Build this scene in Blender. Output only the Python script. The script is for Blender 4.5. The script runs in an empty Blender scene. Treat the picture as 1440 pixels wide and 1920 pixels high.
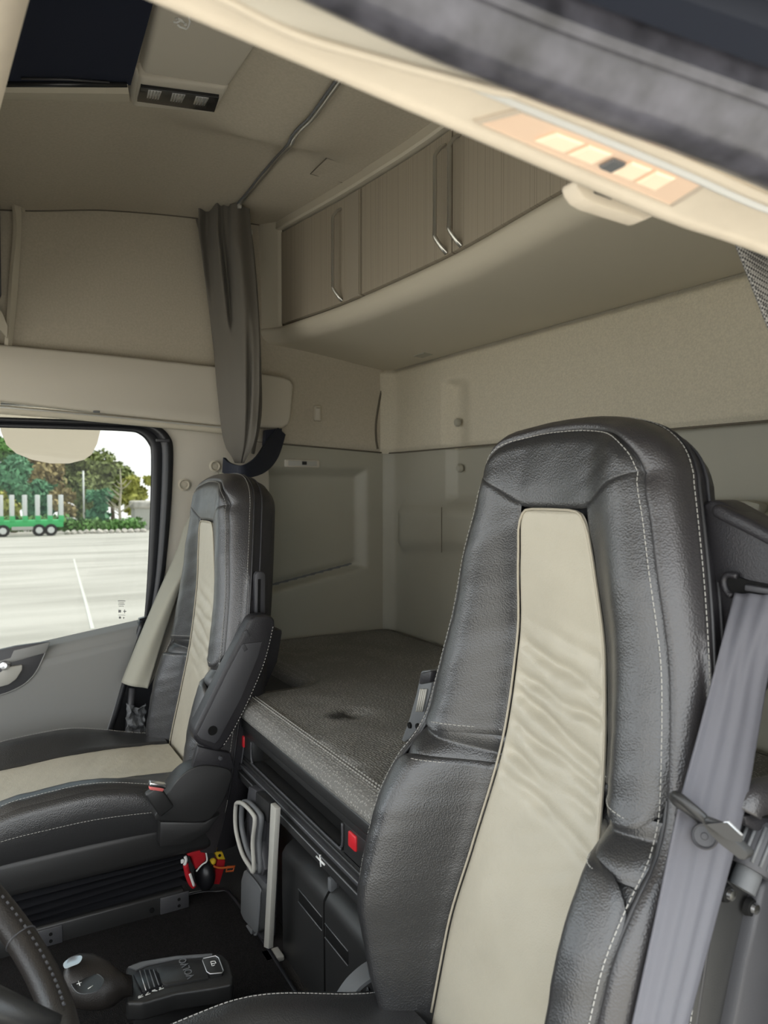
import bpy, bmesh, math, random
import numpy as np
from mathutils import Vector, Matrix, noise

random.seed(7)
scn = bpy.context.scene
C = scn.collection
PI = math.pi

# ------------------------------------------------------------------ camera
FPX = 1380.0                       # focal length in pixels of the 1440x1920 frame
YAW = math.radians(29.5)           # from straight across the cab (+x) towards the rear (-y)
PITCH = math.atan(42 / 1380.0)
EYE = Vector((-1.45, 0.0, 1.05))
FH = Vector((math.cos(YAW), -math.sin(YAW), 0))
RT = Vector((-math.sin(YAW), -math.cos(YAW), 0))
FW = FH * math.cos(PITCH) - Vector((0, 0, 1)) * math.sin(PITCH)
UP = FH * math.sin(PITCH) + Vector((0, 0, 1)) * math.cos(PITCH)
cd = bpy.data.cameras.new('camera')
cam = bpy.data.objects.new('camera', cd)
C.objects.link(cam)
cam.matrix_world = Matrix(((RT.x, UP.x, -FW.x, EYE.x), (RT.y, UP.y, -FW.y, EYE.y), (RT.z, UP.z, -FW.z, EYE.z), (0, 0, 0, 1)))
cd.sensor_fit = 'HORIZONTAL'
cd.sensor_width = 36.0
cd.lens = FPX / 1440 * 36.0
cd.clip_start = 0.02
cd.clip_end = 500
cd.dof.use_dof = True
cd.dof.focus_distance = 1.5
cd.dof.aperture_fstop = 9.0
scn.camera = cam

# ------------------------------------------------------------------ sky, sun, exposure
scn.view_settings.view_transform = 'Standard'
scn.view_settings.look = 'None'
scn.view_settings.gamma = 1.0
scn.view_settings.exposure = 0.64
scn.view_settings.use_curve_mapping = False
w = bpy.data.worlds.new('sky')
scn.world = w
w.use_nodes = True
nt = w.node_tree
nt.nodes.clear()
wo = nt.nodes.new('ShaderNodeOutputWorld')
bg = nt.nodes.new('ShaderNodeBackground')
tc = nt.nodes.new('ShaderNodeTexCoord')
nz = nt.nodes.new('ShaderNodeTexNoise')
nz.inputs['Scale'].default_value = 3.0
nz.inputs['Detail'].default_value = 5
rp = nt.nodes.new('ShaderNodeValToRGB')
rp.color_ramp.elements[0].position = 0.30
rp.color_ramp.elements[0].color = (0.40, 0.74, 1.0, 1)
rp.color_ramp.elements[1].position = 0.52
rp.color_ramp.elements[1].color = (1.0, 0.985, 0.965, 1)
nt.links.new(tc.outputs['Generated'], nz.inputs['Vector'])
nt.links.new(nz.outputs['Fac'], rp.inputs['Fac'])
nt.links.new(rp.outputs['Color'], bg.inputs['Color'])
nt.links.new(bg.outputs['Background'], wo.inputs['Surface'])
SKY = 2.3
bg.inputs['Strength'].default_value = SKY

sd = bpy.data.lights.new('sun', 'SUN')
sd.energy = 6.5
sd.angle = math.radians(3)
sd.color = (1.0, 0.95, 0.86)
sun = bpy.data.objects.new('sun', sd)
C.objects.link(sun)
sdir = Vector((-0.10, 0.62, -1.0))          # light travels forward and down: from behind the cab
sun.rotation_euler = sdir.to_track_quat('-Z', 'Y').to_euler()
sun.location = (0, -20, 30)


def at(u, v, x=None, y=None, z=None, n=None, p0=None):
    """photo pixel -> point on a known plane of the cab"""
    d = FW + RT * ((u - 720) / FPX) - UP * ((v - 960) / FPX)
    if x is not None:
        k = (x - EYE.x) / d.x
    elif y is not None:
        k = (y - EYE.y) / d.y
    elif z is not None:
        k = (z - EYE.z) / d.z
    else:
        n = Vector(n)
        k = n.dot(Vector(p0) - EYE) / n.dot(d)
    return EYE + d * k


# ------------------------------------------------------------------ materials
def mat(name, col, rough=0.6, spec=0.5, metal=0.0, bump=None, var=None, emit=None, coat=0.0, sheen=0.0):
    """bump = list of (kind, scale, strength, distance); var = (scale, amount)"""
    m = bpy.data.materials.new(name)
    m.use_nodes = True
    t = m.node_tree
    b = t.nodes['Principled BSDF']
    b.inputs['Base Color'].default_value = (*col, 1)
    b.inputs['Roughness'].default_value = rough
    b.inputs['Specular IOR Level'].default_value = spec
    b.inputs['Metallic'].default_value = metal
    b.inputs['Coat Weight'].default_value = coat
    b.inputs['Sheen Weight'].default_value = sheen
    if emit:
        b.inputs['Emission Color'].default_value = (*emit[0], 1)
        b.inputs['Emission Strength'].default_value = emit[1]
    co = t.nodes.new('ShaderNodeTexCoord')
    geo = t.nodes.new('ShaderNodeNewGeometry')
    pos = geo.outputs['Position']
    if var:
        n_ = t.nodes.new('ShaderNodeTexNoise')
        n_.inputs['Scale'].default_value = var[0]
        n_.inputs['Detail'].default_value = 4
        r_ = t.nodes.new('ShaderNodeValToRGB')
        a = var[1]
        r_.color_ramp.elements[0].position = 0.3
        r_.color_ramp.elements[1].position = 0.7
        r_.color_ramp.elements[0].color = (*[c * (1 - a) for c in col], 1)
        r_.color_ramp.elements[1].color = (*[min(1, c * (1 + a)) for c in col], 1)
        t.links.new(pos, n_.inputs['Vector'])
        t.links.new(n_.outputs['Fac'], r_.inputs['Fac'])
        t.links.new(r_.outputs['Color'], b.inputs['Base Color'])
    prev = None
    for kind, sc, st, di in (bump or []):
        if kind == 'noise':
            n_ = t.nodes.new('ShaderNodeTexNoise')
            n_.inputs['Detail'].default_value = 3
            out = n_.outputs['Fac']
        elif kind == 'voro':
            n_ = t.nodes.new('ShaderNodeTexVoronoi')
            out = n_.outputs['Distance']
        else:
            n_ = t.nodes.new('ShaderNodeTexWave')
            n_.bands_direction = kind
            n_.inputs['Distortion'].default_value = 0.4
            out = n_.outputs['Fac']
        n_.inputs['Scale'].default_value = sc
        t.links.new(pos, n_.inputs['Vector'])
        bp = t.nodes.new('ShaderNodeBump')
        bp.inputs['Strength'].default_value = st
        bp.inputs['Distance'].default_value = di
        t.links.new(out, bp.inputs['Height'])
        if prev:
            t.links.new(prev, bp.inputs['Normal'])
        prev = bp.outputs['Normal']
    if prev:
        t.links.new(prev, b.inputs['Normal'])
    return m


FINE = [('noise', 900, 0.25, 0.001)]
M = {}
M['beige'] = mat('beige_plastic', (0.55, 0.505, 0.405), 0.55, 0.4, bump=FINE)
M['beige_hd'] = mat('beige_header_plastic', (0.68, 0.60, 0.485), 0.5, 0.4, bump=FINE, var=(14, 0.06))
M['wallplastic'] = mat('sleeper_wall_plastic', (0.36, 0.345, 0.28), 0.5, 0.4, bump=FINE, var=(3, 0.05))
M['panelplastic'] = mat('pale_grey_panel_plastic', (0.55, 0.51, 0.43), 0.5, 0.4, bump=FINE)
M['headliner'] = mat('headliner_fabric', (0.47, 0.425, 0.34), 0.95, 0.1, bump=[('noise', 700, 0.35, 0.0015)], var=(160, 0.06))
M['wallfabric'] = mat('wall_felt', (0.56, 0.515, 0.405), 0.95, 0.1, bump=[('noise', 500, 0.45, 0.002)], var=(220, 0.09))
M['trimgrey'] = mat('door_grey_plastic', (0.235, 0.235, 0.225), 0.5, 0.4, bump=FINE)
M['doordark'] = mat('dark_grey_plastic', (0.055, 0.055, 0.06), 0.45, 0.5, bump=FINE)
M['blackplastic'] = mat('black_plastic', (0.024, 0.024, 0.024), 0.38, 0.5, bump=[('noise', 700, 0.25, 0.001)])
M['greyplastic'] = mat('mid_grey_plastic', (0.13, 0.135, 0.14), 0.5, 0.4, bump=FINE)
M['lightgrey'] = mat('light_grey_plastic', (0.42, 0.41, 0.37), 0.5, 0.4)
M['seamline'] = mat('seam_shadow_gap', (0.13, 0.115, 0.09), 0.9, 0.1)
M['void'] = mat('black_void', (0.006, 0.006, 0.006), 0.8, 0.2)  # near-black; the darkness of holes, slots and gaps is put into this colour
M['rubber'] = mat('black_rubber', (0.014, 0.0145, 0.017), 0.35, 0.5)
M['leather'] = mat('black_leather', (0.028, 0.028, 0.029), 0.33, 0.9,
                   bump=[('voro', 420, 0.32, 0.0012), ('noise', 45, 0.14, 0.003)])
M['leatherside'] = mat('charcoal_leather', (0.036, 0.0335, 0.035), 0.35, 0.9,
                       bump=[('voro', 380, 0.32, 0.0012), ('noise', 40, 0.14, 0.003)])
M['strip'] = mat('grey_beige_leather', (0.47, 0.435, 0.35), 0.42, 0.45,
                 bump=[('voro', 380, 0.25, 0.001), ('noise', 45, 0.25, 0.004)], var=(9, 0.06))
M['thread'] = mat('pale_thread', (0.42, 0.41, 0.38), 0.8, 0.2)
M['piping'] = mat('leather_piping', (0.03, 0.03, 0.032), 0.35, 0.5)
M['pipebeige'] = mat('beige_piping', (0.42, 0.38, 0.3), 0.5, 0.4)
M['shell'] = mat('seat_shell_plastic', (0.022, 0.021, 0.024), 0.42, 0.5, bump=[('voro', 500, 0.3, 0.001)])
M['webbing'] = mat('grey_webbing', (0.135, 0.135, 0.155), 0.42, 0.5, bump=[('Z', 260, 0.5, 0.002)])
M['curtain'] = mat('taupe_curtain', (0.145, 0.134, 0.114), 0.85, 0.2, bump=[('noise', 600, 0.3, 0.001)], sheen=0.1)
M['curtainlining'] = mat('pale_curtain_lining', (0.37, 0.36, 0.30), 0.85, 0.2, bump=[('noise', 600, 0.3, 0.001)])
M['strap'] = mat('navy_strap', (0.018, 0.022, 0.035), 0.6, 0.3)
M['laminateplain'] = mat('plain_laminate', (0.35, 0.31, 0.245), 0.5, 0.4)
M['navy'] = mat('navy_blind', (0.016, 0.020, 0.036), 0.85, 0.2)
M['alu'] = mat('brushed_aluminium', (0.55, 0.54, 0.50), 0.3, 0.5, metal=0.9)
M['steel'] = mat('steel', (0.6, 0.6, 0.6), 0.25, 0.5, metal=1.0)
M['red'] = mat('red_plastic', (0.62, 0.02, 0.03), 0.4, 0.5)
M['redcloth'] = mat('red_cloth', (0.45, 0.012, 0.02), 0.7, 0.3)
M['yellow'] = mat('yellow_plastic', (0.75, 0.5, 0.03), 0.5, 0.4)
M['orange'] = mat('orange_plastic', (0.6, 0.13, 0.03), 0.5, 0.4)
M['white'] = mat('white_print', (0.75, 0.75, 0.72), 0.6, 0.3)
M['fadedpaint'] = mat('faded_line_paint', (0.52, 0.51, 0.48), 0.9, 0.2)
M['greyprint'] = mat('grey_print', (0.25, 0.25, 0.25), 0.6, 0.3)
M['pink'] = mat('salmon_button', (0.7, 0.17, 0.16), 0.4, 0.5)
M['carpet'] = mat('black_carpet', (0.018, 0.017, 0.017), 0.95, 0.1, bump=[('noise', 500, 0.9, 0.004)], var=(300, 0.4))
M['floor'] = mat('dark_floor_vinyl', (0.03, 0.028, 0.027), 0.8, 0.2, bump=[('noise', 400, 0.6, 0.003)])
M['wheel'] = mat('wheel_leather', (0.022, 0.019, 0.017), 0.42, 0.5, bump=[('voro', 500, 0.25, 0.001)])
M['chrome'] = mat('satin_chrome', (0.62, 0.62, 0.63), 0.28, 0.5, metal=0.85)
M['lampwarm'] = mat('lit_lamp_lens', (0.7, 0.55, 0.42), 0.3, 0.5, emit=((1.0, 0.58, 0.36), 0.13))
M['lampcore'] = mat('lit_lamp_bulb', (0.8, 0.7, 0.55), 0.3, 0.5, emit=((1.0, 0.62, 0.36), 0.24))
M['lampframe'] = mat('lamp_frame', (0.55, 0.47, 0.38), 0.4, 0.5)
M['blacklens'] = mat('smoked_lens', (0.012, 0.012, 0.013), 0.15, 0.5)
M['paintdark'] = mat('dusty_dark_paint', (0.070, 0.069, 0.084), 0.32, 0.6, bump=[('noise', 60, 0.3, 0.003)], var=(34, 0.6), coat=0.2)
M['mirror'] = mat('mirror_glass', (0.86, 0.78, 0.68), 0.12, 0.5, metal=1.0)  # beige tint stands in for the pale ground it reflects


def glass_mat():
    m = bpy.data.materials.new('window_glass')
    m.use_nodes = True
    t = m.node_tree
    t.nodes.clear()
    o = t.nodes.new('ShaderNodeOutputMaterial')
    tr = t.nodes.new('ShaderNodeBsdfTransparent')
    tr.inputs['Color'].default_value = (0.585, 0.60, 0.59, 1)
    gl = t.nodes.new('ShaderNodeBsdfGlossy')
    gl.inputs['Roughness'].default_value = 0.02
    fr = t.nodes.new('ShaderNodeFresnel')
    fr.inputs['IOR'].default_value = 1.22
    mx = t.nodes.new('ShaderNodeMixShader')
    t.links.new(fr.outputs[0], mx.inputs[0])
    t.links.new(tr.outputs[0], mx.inputs[1])
    t.links.new(gl.outputs[0], mx.inputs[2])
    t.links.new(mx.outputs[0], o.inputs[0])
    return m


M['glass'] = glass_mat()


def line_mat():
    """cabinet door laminate: beige with fine vertical pinstripes of uneven weight"""
    m = mat('pinstripe_laminate', (0.30, 0.265, 0.205), 0.5, 0.4)
    t = m.node_tree
    b = t.nodes['Principled BSDF']
    geo = t.nodes.new('ShaderNodeNewGeometry')
    mp = t.nodes.new('ShaderNodeMapping')
    mp.inputs['Scale'].default_value = (300, 0.0, 0.6)
    n_ = t.nodes.new('ShaderNodeTexNoise')
    n_.inputs['Scale'].default_value = 1.0
    n_.inputs['Detail'].default_value = 2
    r_ = t.nodes.new('ShaderNodeValToRGB')
    r_.color_ramp.elements[0].position = 0.32
    r_.color_ramp.elements[0].color = (0.21, 0.185, 0.145, 1)
    r_.color_ramp.elements[1].position = 0.46
    r_.color_ramp.elements[1].color = (0.36, 0.315, 0.245, 1)
    t.links.new(geo.outputs['Position'], mp.inputs['Vector'])
    t.links.new(mp.outputs[0], n_.inputs['Vector'])
    t.links.new(n_.outputs['Fac'], r_.inputs['Fac'])
    t.links.new(r_.outputs['Color'], b.inputs['Base Color'])
    return m


M['laminate'] = line_mat()


def dots_mat():
    """mattress cover: dark grey weave with a pale pebbled dot pattern"""
    m = mat('mattress_fabric', (0.10, 0.098, 0.092), 0.9, 0.2)
    t = m.node_tree
    b = t.nodes['Principled BSDF']
    geo = t.nodes.new('ShaderNodeNewGeometry')
    n_ = t.nodes.new('ShaderNodeTexVoronoi')
    n_.inputs['Scale'].default_value = 165
    n_.inputs['Randomness'].default_value = 0.55
    r_ = t.nodes.new('ShaderNodeValToRGB')
    r_.color_ramp.elements[0].position = 0.18
    r_.color_ramp.elements[0].color = (0.35, 0.338, 0.31, 1)
    r_.color_ramp.elements[1].position = 0.42
    r_.color_ramp.elements[1].color = (0.185, 0.18, 0.167, 1)
    bp = t.nodes.new('ShaderNodeBump')
    bp.inputs['Strength'].default_value = 0.7
    bp.inputs['Distance'].default_value = 0.003
    bp.invert = True
    t.links.new(geo.outputs['Position'], n_.inputs['Vector'])
    t.links.new(n_.outputs['Distance'], r_.inputs['Fac'])
    t.links.new(n_.outputs['Distance'], bp.inputs['Height'])
    # a dark scuffed stain with its own shape on the cover
    vm = t.nodes.new('ShaderNodeVectorMath')
    vm.operation = 'DISTANCE'
    nn = t.nodes.new('ShaderNodeTexNoise')
    nn.inputs['Scale'].default_value = 26
    ad = t.nodes.new('ShaderNodeVectorMath')
    ad.operation = 'MULTIPLY_ADD'
    ad.inputs[1].default_value = (.09, .09, .0)
    t.links.new(geo.outputs['Position'], nn.inputs['Vector'])
    t.links.new(nn.outputs['Color'], ad.inputs[0])
    t.links.new(geo.outputs['Position'], ad.inputs[2])
    sp_ = at(640, 1338, z=.52)
    vm.inputs[1].default_value = (sp_.x + .045, sp_.y + .045, .52)
    t.links.new(ad.outputs[0], vm.inputs[0])
    mr_ = t.nodes.new('ShaderNodeMapRange')
    mr_.inputs['From Min'].default_value = .012
    mr_.inputs['From Max'].default_value = .05
    mr_.inputs['To Min'].default_value = .25
    mr_.inputs['To Max'].default_value = 1.0
    t.links.new(vm.outputs['Value'], mr_.inputs['Value'])
    mu = t.nodes.new('ShaderNodeMix')
    mu.data_type = 'RGBA'
    mu.blend_type = 'MULTIPLY'
    mu.inputs[0].default_value = 1.0
    t.links.new(r_.outputs['Color'], mu.inputs[6])
    t.links.new(mr_.outputs[0], mu.inputs[7])
    t.links.new(mu.outputs[2], b.inputs['Base Color'])
    t.links.new(bp.outputs['Normal'], b.inputs['Normal'])
    return m


M['mattress'] = dots_mat()


def weave_mat():
    m = mat('mesh_net', (0.2, 0.2, 0.2), 0.8, 0.2)
    t = m.node_tree
    b = t.nodes['Principled BSDF']
    geo = t.nodes.new('ShaderNodeNewGeometry')
    mp = t.nodes.new('ShaderNodeMapping')
    mp.inputs['Rotation'].default_value = (0.6, 0.3, 0.5)
    n_ = t.nodes.new('ShaderNodeTexChecker')
    n_.inputs['Scale'].default_value = 420
    n_.inputs['Color1'].default_value = (0.03, 0.03, 0.032, 1)
    n_.inputs['Color2'].default_value = (0.34, 0.33, 0.31, 1)
    t.links.new(geo.outputs['Position'], mp.inputs['Vector'])
    t.links.new(mp.outputs[0], n_.inputs['Vector'])
    t.links.new(n_.outputs['Color'], b.inputs['Base Color'])
    return m


M['net'] = weave_mat()


def ground_mat():
    m = mat('pale_yard_concrete', (0.36, 0.345, 0.31), 0.9, 0.2)
    t = m.node_tree
    b = t.nodes['Principled BSDF']
    geo = t.nodes.new('ShaderNodeNewGeometry')
    mp = t.nodes.new('ShaderNodeMapping')
    mp.inputs['Scale'].default_value = (0.55, 0.12, 1)
    n_ = t.nodes.new('ShaderNodeTexNoise')
    n_.inputs['Scale'].default_value = 1.0
    n_.inputs['Detail'].default_value = 6
    r_ = t.nodes.new('ShaderNodeValToRGB')
    r_.color_ramp.elements[0].position = 0.36
    r_.color_ramp.elements[0].color = (0.31, 0.295, 0.265, 1)
    r_.color_ramp.elements[1].position = 0.6
    r_.color_ramp.elements[1].color = (0.42, 0.40, 0.365, 1)
    t.links.new(geo.outputs['Position'], mp.inputs['Vector'])
    t.links.new(mp.outputs[0], n_.inputs['Vector'])
    t.links.new(n_.outputs['Fac'], r_.inputs['Fac'])
    t.links.new(r_.outputs['Color'], b.inputs['Base Color'])
    return m


M['ground'] = ground_mat()
M['green'] = mat('green_paint', (0.05, 0.42, 0.13), 0.5, 0.4)
M['galv'] = mat('galvanised_post', (0.62, 0.62, 0.60), 0.5, 0.4)
M['tyre'] = mat('tyre', (0.03, 0.03, 0.03), 0.8, 0.2)
M['rock'] = mat('pale_rock', (0.46, 0.43, 0.39), 0.9, 0.2, var=(3, 0.2))
M['bark'] = mat('bark', (0.16, 0.13, 0.10), 0.9, 0.2)
M['palebark'] = mat('pale_bark', (0.42, 0.38, 0.30), 0.9, 0.2)
LEAF = [mat('leaf_olive', (0.15, 0.18, 0.055), 0.7, 0.3, var=(2, 0.4)),
        mat('leaf_green', (0.11, 0.23, 0.06), 0.7, 0.3, var=(2, 0.4)),
        mat('leaf_brown', (0.27, 0.21, 0.09), 0.7, 0.3, var=(2, 0.35)),
        mat('leaf_yellow', (0.34, 0.34, 0.08), 0.7, 0.3, var=(2, 0.35)),
        mat('leaf_blue', (0.085, 0.22, 0.11), 0.7, 0.3, var=(2, 0.35))]


# ------------------------------------------------------------------ mesh helpers
def tag(o, label=None, cat=None, group=None, kind=None):
    if label:
        o['label'] = label
    if cat:
        o['category'] = cat
    if group:
        o['group'] = group
    if kind:
        o['kind'] = kind
    return o


def root(name, loc, label, cat, group=None):
    o = bpy.data.objects.new(name, None)
    o.location = loc
    o.empty_display_size = 0.05
    C.objects.link(o)
    tag(o, label, cat, group)
    return o


def absloc(p):
    v = Vector((0, 0, 0))
    while p is not None:
        v += p.location
        p = p.parent
    return v


def mesh(name, vs, fs, m, parent=None, smooth=False, mats=None):
    """vertices in world coordinates; the object sits at its parent's origin"""
    off = absloc(parent) if parent else Vector((0, 0, 0))
    me = bpy.data.meshes.new(name)
    me.from_pydata([tuple(Vector(v) - off) for v in vs], [], fs)
    bm = bmesh.new()
    bm.from_mesh(me)
    bmesh.ops.recalc_face_normals(bm, faces=bm.faces)
    bm.to_mesh(me)
    bm.free()
    me.materials.append(M[m] if isinstance(m, str) else m)
    if smooth:
        for p in me.polygons:
            p.use_smooth = True
    o = bpy.data.objects.new(name, me)
    C.objects.link(o)
    if parent:
        o.parent = parent
    return o


def autosmooth(o, ang=40):
    me = o.data
    for p in me.polygons:
        p.use_smooth = True
    bm = bmesh.new()
    bm.from_mesh(me)
    for e in bm.edges:
        if len(e.link_faces) == 2 and e.calc_face_angle(0) > math.radians(ang):
            e.smooth = False
    bm.to_mesh(me)
    bm.free()
    return o


def box(name, c, s, m, parent=None, bev=0.0, seg=2, rot=None):
    """box centred at c with full sizes s, optional Matrix rot (3x3)"""
    bm = bmesh.new()
    bmesh.ops.create_cube(bm, size=1.0)
    for v in bm.verts:
        v.co = Vector((v.co.x * s[0], v.co.y * s[1], v.co.z * s[2]))
    if bev:
        bmesh.ops.bevel(bm, geom=list(bm.edges), offset=min(bev, 0.49 * min(s)), segments=seg, affect='EDGES', profile=0.5)
    c = Vector(c)
    vs = [(rot @ v.co if rot else v.co) + c for v in bm.verts]
    bm.verts.index_update()
    fs = [[v.index for v in f.verts] for f in bm.faces]
    bm.free()
    o = mesh(name, vs, fs, m, parent)
    if bev:
        autosmooth(o, 50)
    return o


def box2(name, lo, hi, m, parent=None, bev=0.0, seg=2):
    return box(name, [(a + b) / 2 for a, b in zip(lo, hi)], [abs(b - a) for a, b in zip(lo, hi)], m, parent, bev, seg)


def prism(name, pts, vec, m, parent=None, bev=0.0, seg=2, ang=40):
    """planar polygon pts (world) extruded along vec"""
    bm = bmesh.new()
    vec = Vector(vec)
    a = [bm.verts.new(Vector(p)) for p in pts]
    b = [bm.verts.new(Vector(p) + vec) for p in pts]
    n = len(pts)
    bm.faces.new(a)
    bm.faces.new(list(reversed(b)))
    for i in range(n):
        bm.faces.new([a[i], b[i], b[(i + 1) % n], a[(i + 1) % n]])
    bmesh.ops.recalc_face_normals(bm, faces=bm.faces)
    if bev:
        bmesh.ops.bevel(bm, geom=list(bm.edges), offset=bev, segments=seg, affect='EDGES', profile=0.5, clamp_overlap=True)
    bm.verts.index_update()
    vs = [v.co.copy() for v in bm.verts]
    fs = [[v.index for v in f.verts] for f in bm.faces]
    bm.free()
    o = mesh(name, vs, fs, m, parent)
    autosmooth(o, ang)
    return o


def grid(name, nu, nv, f, m, parent=None, closed_u=False, smooth=True):
    vs = []
    for j in range(nv + 1):
        for i in range(nu + (0 if closed_u else 1)):
            vs.append(Vector(f(i / nu, j / nv)))
    W_ = nu + (0 if closed_u else 1)
    fs = []
    for j in range(nv):
        for i in range(nu):
            i2 = (i + 1) % W_
            fs.append([j * W_ + i, j * W_ + i2, (j + 1) * W_ + i2, (j + 1) * W_ + i])
    return mesh(name, vs, fs, m, parent, smooth)


def rings(name, rs, m, parent=None, closed=False, cap=False, smooth=True):
    """loft through lists of points (all the same length); closed = each ring is a loop"""
    n = len(rs[0])
    vs = [Vector(p) for r in rs for p in r]
    fs = []
    k = n if closed else n - 1
    for j in range(len(rs) - 1):
        for i in range(k):
            i2 = (i + 1) % n
            fs.append([j * n + i, j * n + i2, (j + 1) * n + i2, (j + 1) * n + i])
    if cap:
        fs.append(list(range(n)))
        fs.append([(len(rs) - 1) * n + i for i in reversed(range(n))])
    return mesh(name, vs, fs, m, parent, smooth)


def smoothpath(pts, sub=6, closed=False):
    """Catmull-Rom through the points"""
    P = [Vector(p) for p in pts]
    n = len(P)
    out = []
    rng = range(n if closed else n - 1)
    for i in rng:
        if closed:
            a, b, c, d = P[(i - 1) % n], P[i], P[(i + 1) % n], P[(i + 2) % n]
        else:
            a, b, c, d = P[max(i - 1, 0)], P[i], P[i + 1], P[min(i + 2, n - 1)]
        for k in range(sub):
            t = k / sub
            out.append(0.5 * ((2 * b) + (c - a) * t + (2 * a - 5 * b + 4 * c - d) * t * t + (3 * b - a - 3 * c + d) * t ** 3))
    if not closed:
        out.append(P[-1])
    return out


def tube(name, pts, r, m, parent=None, segs=8, closed=False, cap=True, flat=1.0):
    """tube along a path; r a number or a list; flat squashes the second axis"""
    P = [Vector(p) for p in pts]
    n = len(P)
    rr = r if isinstance(r, (list, tuple)) else [r] * n
    rs = []
    nrm = None
    for i in range(n):
        if closed:
            tg = P[(i + 1) % n] - P[(i - 1) % n]
        else:
            tg = P[min(i + 1, n - 1)] - P[max(i - 1, 0)]
        tg.normalize()
        if nrm is None:
            nrm = tg.cross(Vector((0.13, 0.31, 0.94)))
            if nrm.length < 1e-3:
                nrm = tg.cross(Vector((1, 0, 0)))
        else:
            nrm = nrm - tg * nrm.dot(tg)
        nrm.normalize()
        bi = tg.cross(nrm)
        rs.append([P[i] + (nrm * math.cos(2 * PI * k / segs) + bi * math.sin(2 * PI * k / segs) * flat) * rr[i] for k in range(segs)])
    if closed:
        rs.append(rs[0])
        return rings(name, rs, m, parent, True, False)
    return rings(name, rs, m, parent, True, cap)


def lathe(name, prof, c, axis, m, parent=None, segs=20, smooth=True):
    """profile (r, d) revolved about axis through c"""
    ax = Vector(axis).normalized()
    u = ax.cross(Vector((0.3, 0.5, 0.8))).normalized()
    v = ax.cross(u)
    c = Vector(c)
    rs = [[c + ax * d + (u * math.cos(2 * PI * k / segs) + v * math.sin(2 * PI * k / segs)) * max(r, 1e-4) for k in range(segs)] for r, d in prof]
    o = rings(name, rs, m, parent, True, True, smooth)
    return autosmooth(o, 40)


def ribbon(name, left, right, thick, m, parent=None):
    """strap between two polylines, with thickness"""
    n = len(left)
    L = [Vector(p) for p in left]
    R_ = [Vector(p) for p in right]
    rs = []
    for i in range(n):
        tg = L[min(i + 1, n - 1)] - L[max(i - 1, 0)]
        nr = tg.cross(R_[i] - L[i]).normalized() * thick * 0.5
        rs.append([L[i] + nr, R_[i] + nr, R_[i] - nr, L[i] - nr])
    o = rings(name, rs, m, parent, True, True, True)
    return autosmooth(o, 50)


def stitches(name, path, parent, dash=0.0052, gap=0.0022, r=0.00045, m='thread'):
    """a row of thread dashes along a path, one mesh"""
    P = [Vector(p) for p in path]
    vs, fs = [], []
    acc, pos, on = 0.0, 0.0, True
    segs = []
    d = [0.0]
    for i in range(1, len(P)):
        d.append(d[-1] + (P[i] - P[i - 1]).length)
    tot = d[-1]

    def ev(s):
        i = min(max(int(np.searchsorted(d, s)) - 1, 0), len(P) - 2)
        t = (s - d[i]) / max(d[i + 1] - d[i], 1e-9)
        return P[i].lerp(P[i + 1], t)
    s = 0.0
    while s + dash < tot:
        a, b = ev(s), ev(s + dash)
        tg = (b - a).normalized()
        n1 = tg.cross(Vector((0.2, 0.5, 0.84))).normalized()
        n2 = tg.cross(n1)
        k = len(vs)
        for q in (a, b):
            for e in ((1, 1), (-1, 1), (-1, -1), (1, -1)):
                vs.append(q + n1 * r * e[0] + n2 * r * e[1])
        fs += [[k, k + 1, k + 2, k + 3], [k + 7, k + 6, k + 5, k + 4], [k, k + 4, k + 5, k + 1], [k + 1, k + 5, k + 6, k + 2], [k + 2, k + 6, k + 7, k + 3], [k + 3, k + 7, k + 4, k]]
        s += dash + gap
    return tag(mesh(name, vs, fs, m, parent), kind='stuff')


def text(name, body, size, org, xdir, ydir, m, parent=None, depth=0.0006):
    cu = bpy.data.curves.new(name, 'FONT')
    cu.body = body
    cu.size = size
    cu.extrude = depth
    cu.align_x = 'CENTER'
    cu.align_y = 'CENTER'
    to = bpy.data.objects.new(name + '_tmp', cu)
    C.objects.link(to)
    dg = bpy.context.evaluated_depsgraph_get()
    me = bpy.data.meshes.new_from_object(to.evaluated_get(dg))
    bpy.data.objects.remove(to)
    x = Vector(xdir).normalized()
    z = x.cross(Vector(ydir)).normalized()
    y = z.cross(x)
    o_ = Vector(org)
    off = absloc(parent) if parent else Vector((0, 0, 0))
    for v in me.vertices:
        v.co = o_ + x * v.co.x + y * v.co.y + z * v.co.z - off
    me.materials.clear()
    me.materials.append(M[m])
    o = bpy.data.objects.new(name, me)
    C.objects.link(o)
    if parent:
        o.parent = parent
    return o


def sm(t):
    t = min(max(t, 0.0), 1.0)
    return t * t * (3 - 2 * t)


def lerp(a, b, t):
    return a + (b - a) * t


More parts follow.
